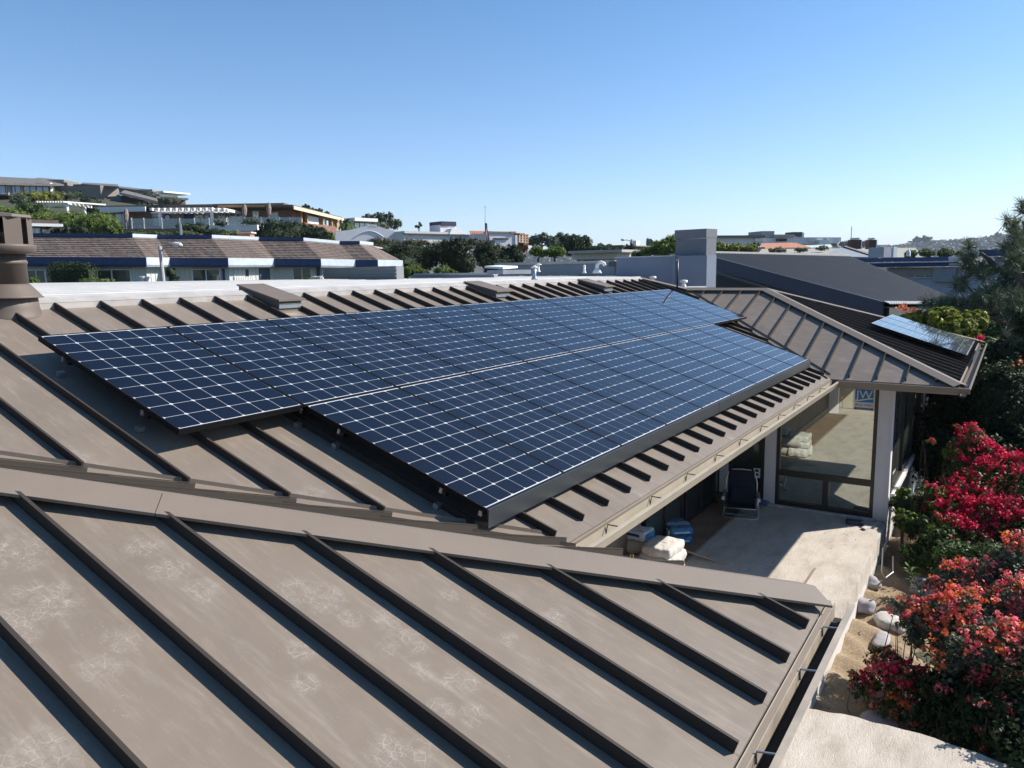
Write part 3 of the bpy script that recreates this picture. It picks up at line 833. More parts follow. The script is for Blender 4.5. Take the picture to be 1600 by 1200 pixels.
# flat-roof fittings
def mush(px, py, z, h, r, label, grp=None, mat_=None, cap_r=None):
    p = onz(px, py, z) if z < 5 else at(px, py, z); t = thing('roof_vent_pipe', label, 'vent pipe', p, grp)
    MB().lathe(p, [(r*1.9,0),(r*1.5,h*.12),(r,h*.35),(r,h*.9)], 12).build('pipe', mat_ or M_galv, t, True)
    MB().lathe(p, [(r*.9,h*.84),(cap_r or r*1.7,h*.86),(cap_r or r*1.7,h*.95),(r*.7,h*1.02),(r*.1,h*1.03)], 12).build('cap', M_white, t, True)
    return t
mush(835, 437, .24, .26, .035, 'grey vent pipe with white cap on the flat roof')
# curb with grooves on flat roof
c0 = onz(506, 436, .235); c1 = onz(549, 436, .235); c2 = onz(620, 437, .235)
cb = thing('roof_screen', 'low grey ribbed rooftop screen box on the flat roof', 'roof screen', c1)
H = .235; hh = .32
M_scr = plain('screen_grey', (.17,.18,.18), .6, 0, .08, 2); 
dpt = (c2-c0); bk = np.array([FW[0],FW[1],0])*1.3
MB().prism([c0, c1, c2, c2+bk, c0+bk], (0,0,.30)).build('curb', M_scr, cb)
for k in range(3):
    zz = .06+k*.09
    for (a,b) in ((c0,c1),(c1,c2)):
        n_ = np.array([-(b-a)[1], (b-a)[0], 0]); n_ /= np.linalg.norm(n_)
        if n_ @ (CAM-a) < 0: n_ = -n_
        MB().obox(a+np.array([0,0,zz]), b-a, n_*.03, (0,0,.055)).build('slat', M_scr, cb)
MB().prism([c0-bk*.06, c1-bk*.06, c2-bk*.06, c2+bk, c0+bk], (0,0,.03)).build('top_plate', M_scr, cb).location.z += .30
# ================================================================== FOLIAGE TOOLS
def mesh_np(name, V_, F_, mat_, parent=None):
    off = np.zeros(3)
    if parent is not None: off = np.array(parent.location)
    me = bpy.data.meshes.new(name)
    nv, nf = len(V_), len(F_); k = F_.shape[1]
    me.vertices.add(nv); me.vertices.foreach_set('co', (V_-off).astype(np.float32).ravel())
    me.loops.add(nf*k); me.loops.foreach_set('vertex_index', F_.astype(np.int32).ravel())
    me.polygons.add(nf); me.polygons.foreach_set('loop_start', np.arange(0, nf*k, k, dtype=np.int32))
    try: me.polygons.foreach_set('loop_total', np.full(nf, k, dtype=np.int32))
    except Exception: pass
    me.materials.append(mat_); me.update(calc_edges=True); me.validate()
    o = bpy.data.objects.new(name, me); COL.objects.link(o)
    if parent is not None: o.parent = parent
    return o
def unit(a): return a/(np.linalg.norm(a, axis=-1, keepdims=True)+1e-9)
def leaf_quads(P, nrm, size, asp=0.55, jit=0.7):
    n = len(P)
    nn = unit(nrm + RNG.normal(0, jit, (n,3)))
    a = unit(np.cross(nn, unit(RNG.normal(0,1,(n,3))))); b = np.cross(nn, a)
    s = size*RNG.uniform(.6, 1.3, (n,1))
    fold = nn*s*0.12
    V_ = np.stack([P-a*s*.5, P+b*s*asp*.5+fold, P+a*s*.5, P-b*s*asp*.5+fold], 1).reshape(-1,3)
    F_ = np.arange(4*n).reshape(-1,4)
    return V_, F_
def clump_points(lobes, n, clump=0.22, per=40, shell=(0.72,1.0), up=0.0):
    """leaf positions grouped in clumps near the surface of ellipsoid lobes"""
    vol = np.array([(r[0]*r[1]+r[1]*r[2]+r[0]*r[2]) for c,r in lobes]); vol = vol/vol.sum()
    P = []; Nn = []
    for (c, r), w in zip(lobes, vol):
        m_ = max(3, int(n*w/per)); c = np.array(c); r = np.array(r)
        d = unit(RNG.normal(0,1,(m_,3)))
        if up: d[:,2] = np.where((d[:,2] < -0.2) & (RNG.random(m_) < up), -d[:,2], d[:,2])
        q = c + d*r*RNG.uniform(shell[0], shell[1], (m_,1))*RNG.uniform(.88,1.08,(m_,1))
        cs_ = clump*np.mean(r)*RNG.uniform(.5,1.4,(m_,1,1))
        o = unit(RNG.normal(0,1,(m_,per,3)))*RNG.uniform(0,1,(m_,per,1))**.5
        pts = q[:,None,:] + o*cs_
        P.append(pts.reshape(-1,3)); Nn.append((o*0.6+d[:,None,:]*.8+np.array([0,0,.35])).reshape(-1,3))
    return np.concatenate(P), np.concatenate(Nn)
def lobe(px, py, d, rx, rz=None, ry=None):
    """lobe centred on a sight point; rx, rz in picture pixels turned into metres at that distance"""
    k = d/F_PX; rz = rz or rx; ry = ry or (rx+rz)/2
    return (at(px, py, d), (rx*k, ry*k, rz*k))
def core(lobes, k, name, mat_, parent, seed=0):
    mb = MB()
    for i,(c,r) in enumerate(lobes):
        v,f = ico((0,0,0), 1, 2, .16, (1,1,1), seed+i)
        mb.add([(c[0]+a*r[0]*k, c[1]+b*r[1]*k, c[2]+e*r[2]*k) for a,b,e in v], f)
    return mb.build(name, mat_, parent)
M_bark = plain('bark', (0.11,0.085,0.065), .9, 0, .3, 6, .6, 30)
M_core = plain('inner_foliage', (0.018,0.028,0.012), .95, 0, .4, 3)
G_dark = leafmat('leaves_dark', [(0.015,0.03,0.012),(0.03,0.055,0.02),(0.05,0.07,0.03)], trans=.12)
G_mid = leafmat('leaves_mid', [(0.03,0.065,0.018),(0.06,0.11,0.03),(0.10,0.15,0.04)])
G_bright = leafmat('leaves_bright', [(0.07,0.13,0.02),(0.13,0.20,0.03),(0.22,0.28,0.05)], trans=.35)
G_yellow = leafmat('leaves_yellow_green', [(0.08,0.12,0.02),(0.22,0.25,0.03),(0.38,0.36,0.05)], trans=.35)
G_blue = leafmat('leaves_blue_green', [(0.035,0.06,0.035),(0.07,0.10,0.06),(0.12,0.155,0.10)], trans=.15)
G_grey = leafmat('leaves_grey_green', [(0.05,0.075,0.045),(0.09,0.12,0.07),(0.14,0.165,0.10)], trans=.2)
G_rust = leafmat('leaves_reddish', [(0.04,0.045,0.02),(0.10,0.055,0.03),(0.05,0.08,0.03)], trans=.15)
def bush(name, label, cat, lobes, n, size, mat_, group=None, coremat=None, trunk=True, clump=.22, per=36, corek=.74, kind=None):
    c0 = np.mean([c for c,r in lobes], 0); zb_ = min(c[2]-r[2] for c,r in lobes)
    base = (c0[0], c0[1], zb_)
    t = thing(name, label, cat, base, group)
    P, Nn = clump_points(lobes, n, clump, per)
    V_, F_ = leaf_quads(P, Nn, size)
    o = mesh_np('foliage', V_, F_, mat_, t)
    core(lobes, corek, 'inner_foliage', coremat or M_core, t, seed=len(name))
    if trunk:
        mb = MB(); 
        for c,r in lobes[:4]:
            mb.tube([np.array(base)-np.array([0,0,.3]), (np.array(base)+np.array(c))/2+np.array([.03,.02,0]), np.array(c)], [max(.02,.10*r[2]), .06*r[2]+.01, .02], 6)
        mb.build('stem', M_bark, t)
    return t
def tree(name, label, base, lobes, n, size, mat_, group=None, r0=.12, clump=.30, per=30, corek=0.0, bark=None):
    base = np.array(base, float)
    t = thing(name, label, 'tree', base, group)
    P, Nn = clump_points(lobes, n, clump, per, shell=(.45,1.0))
    V_, F_ = leaf_quads(P, Nn, size)
    mesh_np('crown', V_, F_, mat_, t)
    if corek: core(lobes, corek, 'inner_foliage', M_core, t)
    mb = MB(); top = np.mean([c for c,r in lobes], 0); fork = base + (top-base)*.45
    mb.tube([base-np.array([0,0,.4]), base+(fork-base)*.5+np.array([.04,.03,0])*r0*8, fork], [r0*1.25, r0, r0*.8], 8)
    for c,r in lobes:
        c = np.array(c); midp = (fork+c)/2+np.array([0,0,-.1*r[2]])
        mb.tube([fork, midp, c, c+(c-midp)*.3], [r0*.6, r0*.35, r0*.18, r0*.08], 6)
    mb.build('trunk', bark or M_bark, t)
    return t
def hedge(name, label, A, B, z0, z1, width, n, size, mat_, coremat=None, group=None, wob=.12):
    """clipped hedge between ground points A and B"""
    A = np.array([A[0],A[1],0]); B = np.array([B[0],B[1],0]); L = np.linalg.norm(B-A); u = (B-A)/L; w = np.array([-u[1],u[0],0])
    t = thing(name, label, 'hedge', ((A[0]+B[0])/2,(A[1]+B[1])/2,z0), group)
    H = z1-z0; areas = np.array([L*H, L*H, L*width, width*H, width*H]); k = RNG.choice(5, n//30, p=areas/areas.sum())
    s = RNG.random(len(k)); h = RNG.random(len(k)); ww = RNG.random(len(k))-.5
    ww = np.where(k==0, -.5, np.where(k==1, .5, ww)); h = np.where(k==2, 1, h); s = np.where(k==3, 0, np.where(k==4, 1, s))
    bulge = wob*(np.sin(s*L*1.3)+np.sin(s*L*3.1+1)*.5)
    C_ = A + u*(s*L)[:,None] + w*(ww*(width+bulge*.5))[:,None] + np.array([0,0,1])*(z0+h*H+bulge*h*.8)[:,None]
    nd = np.where((k==0)[:,None], -w, np.where((k==1)[:,None], w, np.where((k==2)[:,None], np.array([0,0,1.]), np.where((k==3)[:,None], -u, u))))
    o = unit(RNG.normal(0,1,(len(k),30,3)))*RNG.uniform(0,1,(len(k),30,1))**.5
    P = C_[:,None,:]+o*.22*max(.5,min(1,H/2)); Nn = o*.6+nd[:,None,:]*.8+np.array([0,0,.3])
    V_, F_ = leaf_quads(P.reshape(-1,3), Nn.reshape(-1,3), size)
    mesh_np('foliage', V_, F_, mat_, t)
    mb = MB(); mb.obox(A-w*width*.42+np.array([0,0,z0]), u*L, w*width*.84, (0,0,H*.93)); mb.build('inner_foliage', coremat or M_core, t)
    return t

# ================================================================== FAR BUILDINGS TOOLS
class Facade:
    def __init__(s, pxL, dL, pxR, dR, py=400):
        s.A = at(pxL, py, dL)*np.array([1,1,0]); s.B = at(pxR, py, dR)*np.array([1,1,0])
        s.u = (s.B-s.A)/np.linalg.norm(s.B-s.A); n = np.array([s.u[1], -s.u[0], 0])
        if n @ (CAM-s.A) < 0: n = -n
        s.n = n; s.back = -n
    def pt(s, px, py, off=0.0): return onplane(px, py, s.n, s.A+s.n*off)
    def rect(s, mb, x0, y0, x1, y1, o0, o1):
        m_ = (y0+y1)/2; a = s.pt(x0, m_); b = s.pt(x1, m_); xm = (x0+x1)/2
        zt = s.pt(xm, y0)[2]; zb_ = s.pt(xm, y1)[2]
        P = lambda q, z, o: np.array([q[0],q[1],z])+s.n*o
        return mb.hexa([P(a,zb_,o0),P(b,zb_,o0),P(b,zb_,o1),P(a,zb_,o1)],[P(a,zt,o0),P(b,zt,o0),P(b,zt,o1),P(a,zt,o1)])
    def part(s, name, r, o0, o1, mat_, parent): return s.rect(MB(), *r, o0, o1).build(name, mat_, parent)
    def window(s, r, parent, npan=2, fr=1.2, frame_m=None, pane_m=None, out=.10):
        x0,y0,x1,y1 = r; mb = MB()
        s.rect(mb, x0, y0, x1, y0+fr, -.02, out); s.rect(mb, x0, y1-fr, x1, y1, -.02, out)
        w = (x1-x0-fr)/npan
        for i in range(npan+1): s.rect(mb, x0+i*w, y0+fr, x0+i*w+fr, y1-fr, -.02, out)
        wd = mb.build('window', frame_m or M_white, parent)
        for i in range(npan): s.rect(MB(), x0+i*w+fr, y0+fr, x0+(i+1)*w, y1-fr, -.01, .05).build('pane', pane_m or M_pane_far, wd)
        return wd
    def block(s, name, r, depth, mat_, parent):
        return s.part(name, r, -depth, 0, mat_, parent)
def root(name, label, cat, px, d, group=None):
    p = at(px, 420, d); return thing(name, label, cat, (p[0],p[1],float(terrain_z(np.array(p[0]),np.array(p[1])))), group)

# ================================================================== BLUE-TRIMMED HOUSE
M_shingD = None
def shingle(name, base):
    m_, nt, b = _mat(name)
    tc = nt.nodes.new('ShaderNodeTexCoord')
    br = nt.nodes.new('ShaderNodeTexBrick'); br.inputs['Scale'].default_value = 4.2
    mp = nt.nodes.new('ShaderNodeMapping'); mp.inputs['Rotation'].default_value = (math.radians(62), 0, -math.radians(58)); nt.links.new(tc.outputs['Object'], mp.inputs[0]); nt.links.new(mp.outputs[0], br.inputs['Vector'])
    br.inputs['Color1'].default_value = (*base,1); br.inputs['Color2'].default_value = (*[c*.5 for c in base],1); br.inputs['Mortar'].default_value = (*[c*.22 for c in base],1)
    br.inputs['Mortar Size'].default_value = .05; br.inputs['Row Height'].default_value = .55; br.inputs['Brick Width'].default_value = .8
    n = noise(nt, 5, 5, .8)
    c = mixc(nt, ramp(nt, n, [(.4,(0,0,0)),(.7,(.6,)*3)]), br.outputs['Color'], tuple(c*1.5 for c in base))
    nt.links.new(c, b.inputs['Base Color']); b.inputs['Roughness'].default_value = .9
    bump(nt, b, br.outputs['Fac'], .6, -.03)
    return m_
M_shing = shingle('brown_shingles', (0.185,0.142,0.12))
M_navy = plain('navy_paint', (0.022,0.045,0.125), .6)
M_lblu = plain('navy_board_sunlit', (0.50,0.56,0.62), .6)  # pale copy of the navy trim, sunlight put into the colour
M_wallg = plain('pale_grey_boards', (0.55,0.57,0.53), .8, 0, .06, 1)
bh = root('house', 'long single-storey house with brown shingle mansard roof and navy blue trim', 'house', 300, 38)
#        eave px, eave py, d ; top px, top py
ev = [(-60,402,38),(228,403.5,38),(265,404,39.5),(356,404.5,39.5),(428,405,42.2),(501,405.5,42.2),(555,407,44.4),(590,407,44.4),(629,408,46.4)]
tp = [(-60,370,39.6),(207,371.5,39.6),(246,373,41.0),(331,373,41.0),(405,376,43.6),(474,377,43.6),(531,382,45.8),(562,382,45.8),(583,384,47.2)]
for i in range(8):
    e0, e1, t0, t1 = at(*ev[i]), at(*ev[i+1]), at(*tp[i]), at(*tp[i+1])
    n = np.cross(e1-e0, t0-e0); n /= np.linalg.norm(n)
    if n @ (CAM-e0) < 0: n = -n
    light = i % 2 == 1
    sl = MB().prism([e0,e1,t1,t0], -n*.12).build('roof', M_shing, bh)
    # raised shingle courses
    if i < 7:
        mb = MB(); rows = 11
        for r in range(rows):
            a = e0+(t0-e0)*r/rows; b = e1+(t1-e1)*r/rows; c = e1+(t1-e1)*(r+.97)/rows; d_ = e0+(t0-e0)*(r+.97)/rows
            mb.hexa([a, b, c, d_], [a+n*.035, b+n*.035, c+n*.008, d_+n*.008])
        mb.build('shingle_courses', M_shing, sl)['kind'] = 'stuff'
    f = np.array([0,0,-1.0])
    MB().prism([e0+n*.05, e1+n*.05, e1+n*.05+f*.36, e0+n*.05+f*.36], -n*.12).build('fascia', M_lblu if light else M_navy, bh)
    MB().prism([t0+n*.05, t1+n*.05, t1+n*.05-f*.16, t0+n*.05-f*.16], -n*.15).build('ridge_board', M_lblu if light else M_navy, bh)
# walls under the eaves
wl = [(-60,38.6),(229,38.6),(268,40.2),(358,40.2),(430,42.9),(503,42.9),(557,45.1),(592,45.1),(615,46.2)]
fcs = []
for (a,da),(b,db) in zip(wl, wl[1:]):
    F_ = Facade(a, da, b, db, 425); fcs.append(F_)
    mb = MB(); F_.rect(mb, a, 411, b, 462, -.2, 0); mb.build('wall', M_wallg, bh)
    mb = MB(); x = a
    while x < b: F_.rect(mb, x, 412, x+.5, 455, 0, .025); x += 7
    mb.build('batten', M_wallg, bh)['kind'] = 'stuff'
f0, f1, f2, f3, f4 = fcs[0], fcs[1], fcs[2], fcs[3], fcs[4]
f0.window((44,421.5,73,446), bh, 2); f0.window((73,421.5,92,446), bh, 1)
f0.window((146,421,206,444), bh, 2)
f2.window((301,420,345,441), bh, 2)
f3.part('door', (405,419,421,439), -.02, .05, plain('slate_door', (.07,.08,.11), .6), bh)
f4.window((458,418,487,437), bh, 2, .9, M_white)
f2.part('shutter', (348,420,352,440), -.02, .05, M_navy, bh)
f3.part('shutter', (384,421,388,440), -.02, .05, M_black, bh)
f4.part('wall_lamp', (496,417,500,432), 0, .18, M_black, bh)
tb = plain('roof_deck_tan', (.35,.33,.3), .9)
MB().prism([at(-60,371,39.8), at(583,384,47.4), at(583,384,47.4)+FW*np.array([14,14,0]), at(-60,371,39.8)+FW*np.array([14,14,0])], (0,0,-.1)).build('roof', tb, bh)
for (px,py,d) in ((8,0,0),):
    pass
hp = Facade(88, 37.2, 146, 37.2, 430)
hA, hB = hp.A, hp.B
hedge('hedge', 'dark square clipped hedge against the blue-trimmed house', hA, hB, hp.pt(100,452)[2]-1.2, hp.pt(100,416)[2], 1.0, 6000, .09, G_dark)
bush('shrub', 'small light green shrub left of the dark square hedge', 'shrub', [lobe(52,440,35,9,7)], 1500, .09, G_bright)
bush('shrub', 'feathery light green shrub under the second window of the blue-trimmed house', 'shrub', [lobe(140,441,35,16,6),lobe(165,441,35,14,7)], 2600, .09, G_bright)
bush('shrub', 'dark topiary bush beside the lamp post', 'shrub', [lobe(266,425,38,8,8),lobe(270,436,38,9,9)], 2200, .08, G_dark)
bush('shrub', 'small green shrub below the white framed window', 'shrub', [lobe(482,436,40,7,3)], 500, .08, G_bright)
# white picket pieces and ornaments in front
pk = Facade(366, 40.5, 400, 41.5, 435)
fn = root('picket_fence', 'bright white picket fence panel in front of the boarded wall', 'fence', 380, 41)
for i in range(9): pk.part('picket', (366+i*3.6, 432, 368.6+i*3.6, 446), 0, .05, M_white, fn)
for (px, lab) in ((222,'white planter post left of the street lamp'),(232,'flared white planter left of the street lamp'),(491,'white gate post right of the window'),(499,'white gate post nearest the roof screen')):
    p = at(px, 437, 36); t = thing('planter', lab, 'planter', (p[0],p[1],p[2]-.4)); MB().lathe((p[0],p[1],p[2]), [(.08,-.5),(.06,0),(.13,.15),(.11,.16)], 10).build('pot', M_white, t)
cf = Facade(371, 52, 396, 52, 366); ch_ = root('chimney', 'stubby red brick chimney behind the shingle roof', 'chimney', 384, 52)
M_brick = plain('red_brick', (.36,.17,.11), .9, 0, .25, 10)
cf.block('stack', (372,364,391,380), .9, M_brick, ch_); cf.part('cap', (370.5,362,393,364.5), -1.0, .08, plain('chimney_cap', (.5,.42,.36)), ch_)

# street lamp, cobra-head type, leaning a touch
def lamp(label, pb, pt_, arm, head, d, r):
    b = at(*pb, d); t_ = at(*pt_, d); t = thing('street_lamp', label, 'street lamp', (b[0],b[1],b[2]))
    MB().tube([b+np.array([0,0,-2.]), b, t_], [r*1.15, r, r*.8], 8).build('pole', plain('lamp_pole', (.42,.40,.37), .7), t)
    a = [at(*q, d) for q in arm]
    MB().tube(a, r*.35, 6).build('arm', M_alu, t)
    h0, h1 = at(*head[0], d), at(*head[1], d)
    MB().tube([h0, h0+(h1-h0)*.3, h0+(h1-h0)*.8, h1], [.04, r*1.1, r*1.2, .03], 8).build('lamp_head', M_white, t)
    return t
lamp('white street lamp with curved arm in front of the shingle roof', (256,446), (249.5,385), [(250,396),(255,389),(263,382),(272,381)], [(269,380.5),(285,383.5)], 30, .075)
lamp('thin street lamp with arm to the left, far beyond the flat roofs', (987,402), (987,374), [(987,377),(982,375.5),(976,374.6)], [(977,374.4),(970,374.6)], 70, .10)
p = at(283, 366, 55)
t = thing('post', 'short grey post standing above the shingle ridge', 'post', p-np.array([0,0,1])); MB().tube([p-np.array([0,0,1.2]), p+np.array([0,0,.7])], .09, 6).build('shaft', M_galv, t)
for px in (585.5, 592.5):
    pass

# ================================================================== HILLSIDE HOUSES (left)
M_brownroof = plain('brown_gravel_roof', (.115,.085,.068), .9, 0, .2, 1)
M_greyroof = plain('grey_shingle_far', (.13,.12,.115), .9, 0, .25, 2)
M_taupe = plain('taupe_wall', (.20,.18,.155), .85, 0, .08, 1)
M_tanw = plain('tan_wall', (.34,.27,.20), .85, 0, .1, 1)
M_orange = plain('orange_timber', (.42,.22,.10), .7, 0, .15, 2)
M_brickw = plain('brick_wall_far', (.22,.12,.085), .9, 0, .25, 3)
def glass_far():
    m_, nt, b = _mat('balustrade_glass')
    nt.links.new(ramp(nt, noise(nt, .6, 3), [(.3,(.42,.52,.52)),(.7,(.62,.70,.70))]), b.inputs['Base Color'])
    b.inputs['Roughness'].default_value = .05; b.inputs['Alpha'].default_value = .32
    return m_
M_bal = glass_far()
# timber house with pergola and glass balustrade
ph = root('house', 'low hillside house with white pergola beams and a glass balustrade', 'house', 300, 80)
P1 = Facade(155, 84, 356, 84, 340)
P1.block('wall', (160,331,356,362), 5, M_tanw, ph)
P1.part('roof', (152,321.5,360,325), -8, 1.2, M_brownroof, ph)
P1.part('fascia', (152,325,237,332.5), 1.2, 1.5, M_white, ph)
P1.part('wall', (205,333,237,352), 0, .08, M_brickw, ph)
for r in ((181,334,201,353),(240,335,249,352),(305,334,318,350),(321,334,327,350),(341,334,352,350)): P1.window(r, ph, 2, .8)
for x in (164,): P1.window((x+2,335,x+13,352), ph, 1, .8)
P1.part('panel', (252,334,275,352), 0, .06, M_tanw, ph)
P1.part('panel', (288,333,303,352), 0, .05, M_navy, ph)
cc = P1.pt(262, 340, .12)
wr = MB(); wr.tube([cc, cc+P1.n*.06], [.42,.42], 18); wreath = wr.build('porthole', M_black, ph)
MB().tube([cc+P1.n*.06, cc+P1.n*.09], [.26,.26], 18).build('pane', M_white, wreath)
pg = root('pergola', 'white timber pergola attached along the glass balustrade terrace', 'pergola', 295, 79)
P2 = Facade(237, 79.0, 358, 79.0, 340)
P2.part('beam', (237,331,332,333), 0, .15, M_white, pg)
for i in range(13): P2.part('rafter', (237+i*9.3, 325.3, 241+i*9.3, 329.8), -4.5, .5, M_white, pg)
P2.part('beam', (330,326.5,356,330), -.2, .1, M_white, pg)
P2.part('fascia', (237,324.5,332,326), -.3, 0, M_white, pg)
for x in (249,330): P2.part('post', (x,331,x+4,354), -.05, .2, M_white, pg)
bal = root('balustrade', 'clear glass balustrade with thin pale posts on the hillside terrace', 'balustrade', 300, 76)
P3 = Facade(204, 76, 356, 76, 350)
xs = [205,224,252,280,303,326,353]
for a,b in zip(xs, xs[1:]): P3.part('pane', (a+1.4,341.5,b-.2,357), 0, .02, M_bal, bal)
for x in xs: P3.part('post', (x,340.5,x+1.6,357.5), -.02, .06, M_white, bal)
tw = root('retaining_wall', 'brown brick terrace wall below the glass balustrade', 'wall', 250, 76.5)
P3.block('wall', (184,357.5,300,366), 3, M_brickw, tw)
tw2 = root('retaining_wall', 'white rendered terrace wall right of the brick wall', 'wall', 360, 75)
P4 = Facade(328, 75, 402, 75, 355); P4.block('wall', (328,351.5,402,361), 2, M_white, tw2)
P5 = Facade(400, 75, 420, 75.5, 350)
bal2 = root('balustrade', 'right-hand glass balustrade in front of the timber house', 'balustrade', 420, 76)
P6 = Facade(353, 75.2, 475, 77, 345)
xs = [355,381,407,436,452,470]
for a,b in zip(xs, xs[1:]): P6.part('pane', (a+1.2,339.5,b-.2,352), 0, .02, M_bal, bal2)
for x in xs: P6.part('post', (x,338.8,x+1.3,352), -.02, .06, M_white, bal2)
# timber-eaved house to its right
th_ = root('house', 'hillside house with long timber eaves and dark flat roof', 'house', 450, 84)
Q1 = Facade(356, 84, 456, 84, 335)
Q1.block('wall', (356,328,456,352), 6, plain('cedar_wall', (.20,.115,.075), .8, 0, .2, 2), th_)
Q1.part('roof', (345,320.5,453,322.5), -8, 2.2, M_brownroof, th_)
Q1.part('fascia', (352,322.5,453,326), 2.0, 2.2, M_orange, th_)
for r in ((359,334,380,344),(395,330,405,346),(420,332,435,346)): Q1.window(r, th_, 2, .8)
Q2 = Facade(453, 81.5, 545, 97, 335)
a0, a1 = at(453,321,81.2), at(532,340.5,100)
n2 = Q2.n
zt = a0[2]
for (nm, o0, o1, dz0, dz1, mt) in (('roof',-7,.3,.08,-.12,M_brownroof),('fascia',.3,.45,-.05,-.40,plain('cream_fascia',(.62,.50,.36),.7))):
    b0 = a0+np.array([0,0,0]); b1 = a1
    MB().hexa([b0+n2*o0+(0,0,dz1), b1+n2*o0+(0,0,dz1), b1+n2*o1+(0,0,dz1), b0+n2*o1+(0,0,dz1)],[b0+n2*o0+(0,0,dz0), b1+n2*o0+(0,0,dz0), b1+n2*o1+(0,0,dz0), b0+n2*o1+(0,0,dz0)]).build(nm, mt, th_)
Q3 = Facade(456, 84.5, 530, 101, 345)
Q3.part('wall', (470,335,536,356), -4, -.3, M_tanw, th_)
for x in (463, 472, 497, 511, 519, 527): Q3.part('post', (x,328+(x-463)*.20,x+1.6,357), .3, .6, M_orange, th_)
Q3.part('panel', (474,338,494,350), .2, .3, M_white, th_)
Q3.part('panel', (494,337,503,352), .2, .3, M_pane_far, th_)
Q3.window((498,340,516,354), th_, 2, .8)
gw = root('retaining_wall', 'brown lattice terrace wall right of the dark hedge', 'wall', 500, 84); Q4 = Facade(476, 82, 526, 90, 360)
Q4.block('wall', (476,351,526,376), 1.5, M_brickw, gw)
# parasols folded
for (px, y0, y1, d, lab) in ((197,326,350,79,'folded grey parasol at the left end of the terrace'),(382,319,341,80,'folded tan parasol near the middle of the terrace'),(420,316,340,80,'tall folded parasol by the timber house')):
    a = at(px, y1, d); b = at(px, y0, d); t = thing('parasol', lab, 'parasol', a-np.array([0,0,.6]))
    MB().tube([a-np.array([0,0,.7]), b], .04, 6).build('pole', M_galv, t)
    h = (b-a); MB().tube([a+h*.12, a+h*.25, a+h*.6, a+h*.92, b], [.10,.20,.26,.16,.03], 8).build('canopy', plain('parasol_cloth', (.24,.19,.17), .9), t)
# pergola on the left
gp = root('pergola', 'free-standing white garden pergola among the green bushes', 'pergola', 105, 72)
G1 = Facade(68, 73, 108, 71, 325); G2 = Facade(108, 71, 142, 75, 325)
G1.part('beam', (70,318,108,321), -.1, .1, M_white, gp); G2.part('beam', (108,319,142,322.5), -.1, .1, M_white, gp)
for i in range(11): G1.part('rafter', (64+i*4.1,314.8,66+i*4.1,317), -3.6, .5, M_white, gp)
for (F_,x) in ((G1,72),(G1,103.5),(G2,130.5)): F_.part('post', (x,320,x+3,340), -.1, .1, M_white, gp)
# house top left with paired windows
h5 = root('house', 'long grey-roofed house with a row of big windows at the top left', 'house', 40, 105)
H1 = Facade(-40, 100, 80, 108, 295)
H1.block('wall', (-40,286,81,306), 7, plain('dark_tan_wall', (.20,.15,.11), .85), h5)
for x in (-25, -2, 13, 36, 56): H1.window((x,286.5,x+20.5,304), h5, 2, .9, M_darkw, plain('blue_pane', (.10,.17,.28), .15, coat=1.0))
for x in (11, 32): H1.part('post', (x,286,x+2.6,305), 0, .15, M_tanw, h5)
H1.part('post', (78,286,82,305), 0, .15, M_white, h5)
e0, e1 = H1.pt(-45,284.5,1.0), H1.pt(87,288,1.0)
t0, t1 = at(-45,274,112), at(60,279,117)
MB().prism([e0,e1,t1,t0], (0,0,-.25)).build('roof', M_greyroof, h5)
MB().prism([e1,at(100,288,116),t1], (0,0,-.2)).build('roof', M_greyroof, h5)
h6 = root('house', 'distant dark roofed house above the grey-roofed one', 'house', 80, 135)
MB().prism([at(52,279,135),at(105,285.5,135),at(96,280.5,142),at(60,277.5,142)], (0,0,-.6)).build('roof', M_greyroof, h6)
Facade(60,136,100,136,284).block('wall', (62,281,100,289), 5, M_taupe, h6)
h7 = root('house', 'brown modern house with big blank taupe wall on the hill', 'house', 160, 112)
J = Facade(150, 110, 190, 116, 305)
J.block('wall', (158,292,186,322), 7, M_taupe, h7)
J2 = Facade(115, 114, 160, 114, 305)
J2.part('wall', (115,288,126,308), -3, 0, M_darkw, h7); J2.part('wall', (144,290,151,306), -2, 0, M_taupe, h7)
J2.part('terrace', (84,299,152,303.5), -4, .3, M_tanw, h7); J2.part('wall', (84,303,152,312), -3, 0, M_brownroof, h7)
J2.window((126,290,142,299), h7, 2, .7, M_darkw)
J2.part('table', (128,295.5,142,297.5), .0, .2, M_white, h7)
MB().prism([at(126,287,113),at(186,291.5,111),at(184,288,122),at(130,285,122)], (0,0,-.25)).build('roof', M_greyroof, h7)
h8 = root('house', 'dark mono-pitch roofed house with navy shaded side wall', 'house', 215, 112)
K = Facade(189, 112, 245, 120, 308)
K.block('wall', (189,309,226,324), 6, plain('blue_grey_wall', (.10,.13,.19), .8), h8)
MB().prism([at(188,300.5,110),at(247,314.5,112),at(245,310,124),at(195,297,122)], (0,0,-.35)).build('roof', M_greyroof, h8)
K.window((191,303,212,309), h8, 2, .6, M_darkw)
h9 = root('house', 'far house with long grey roof and row of pale windows on the ridge', 'house', 215, 150)
MB().prism([at(183,293,150),at(240,299.5,150),at(232,296,158),at(188,291,158)], (0,0,-.4)).build('roof', M_greyroof, h9)
L_ = Facade(186,151,240,151,300); L_.block('wall', (186,296,238,304), 5, M_taupe, h9)
for x in (195,203,211,219): L_.window((x,300,x+5,303), h9, 1, .5)
h10 = root('house', 'white-edged flat roofed house at the end of the hill crest', 'house', 262, 150)
Mf = Facade(244,150,292,156,305); Mf.block('wall', (246,303,276,309), 4, M_white, h10); Mf.part('roof', (250,300.5,292,303), -5, 1, M_white, h10)
h11 = root('house', 'small brown roofed house lowest on the hill crest', 'house', 275, 130)
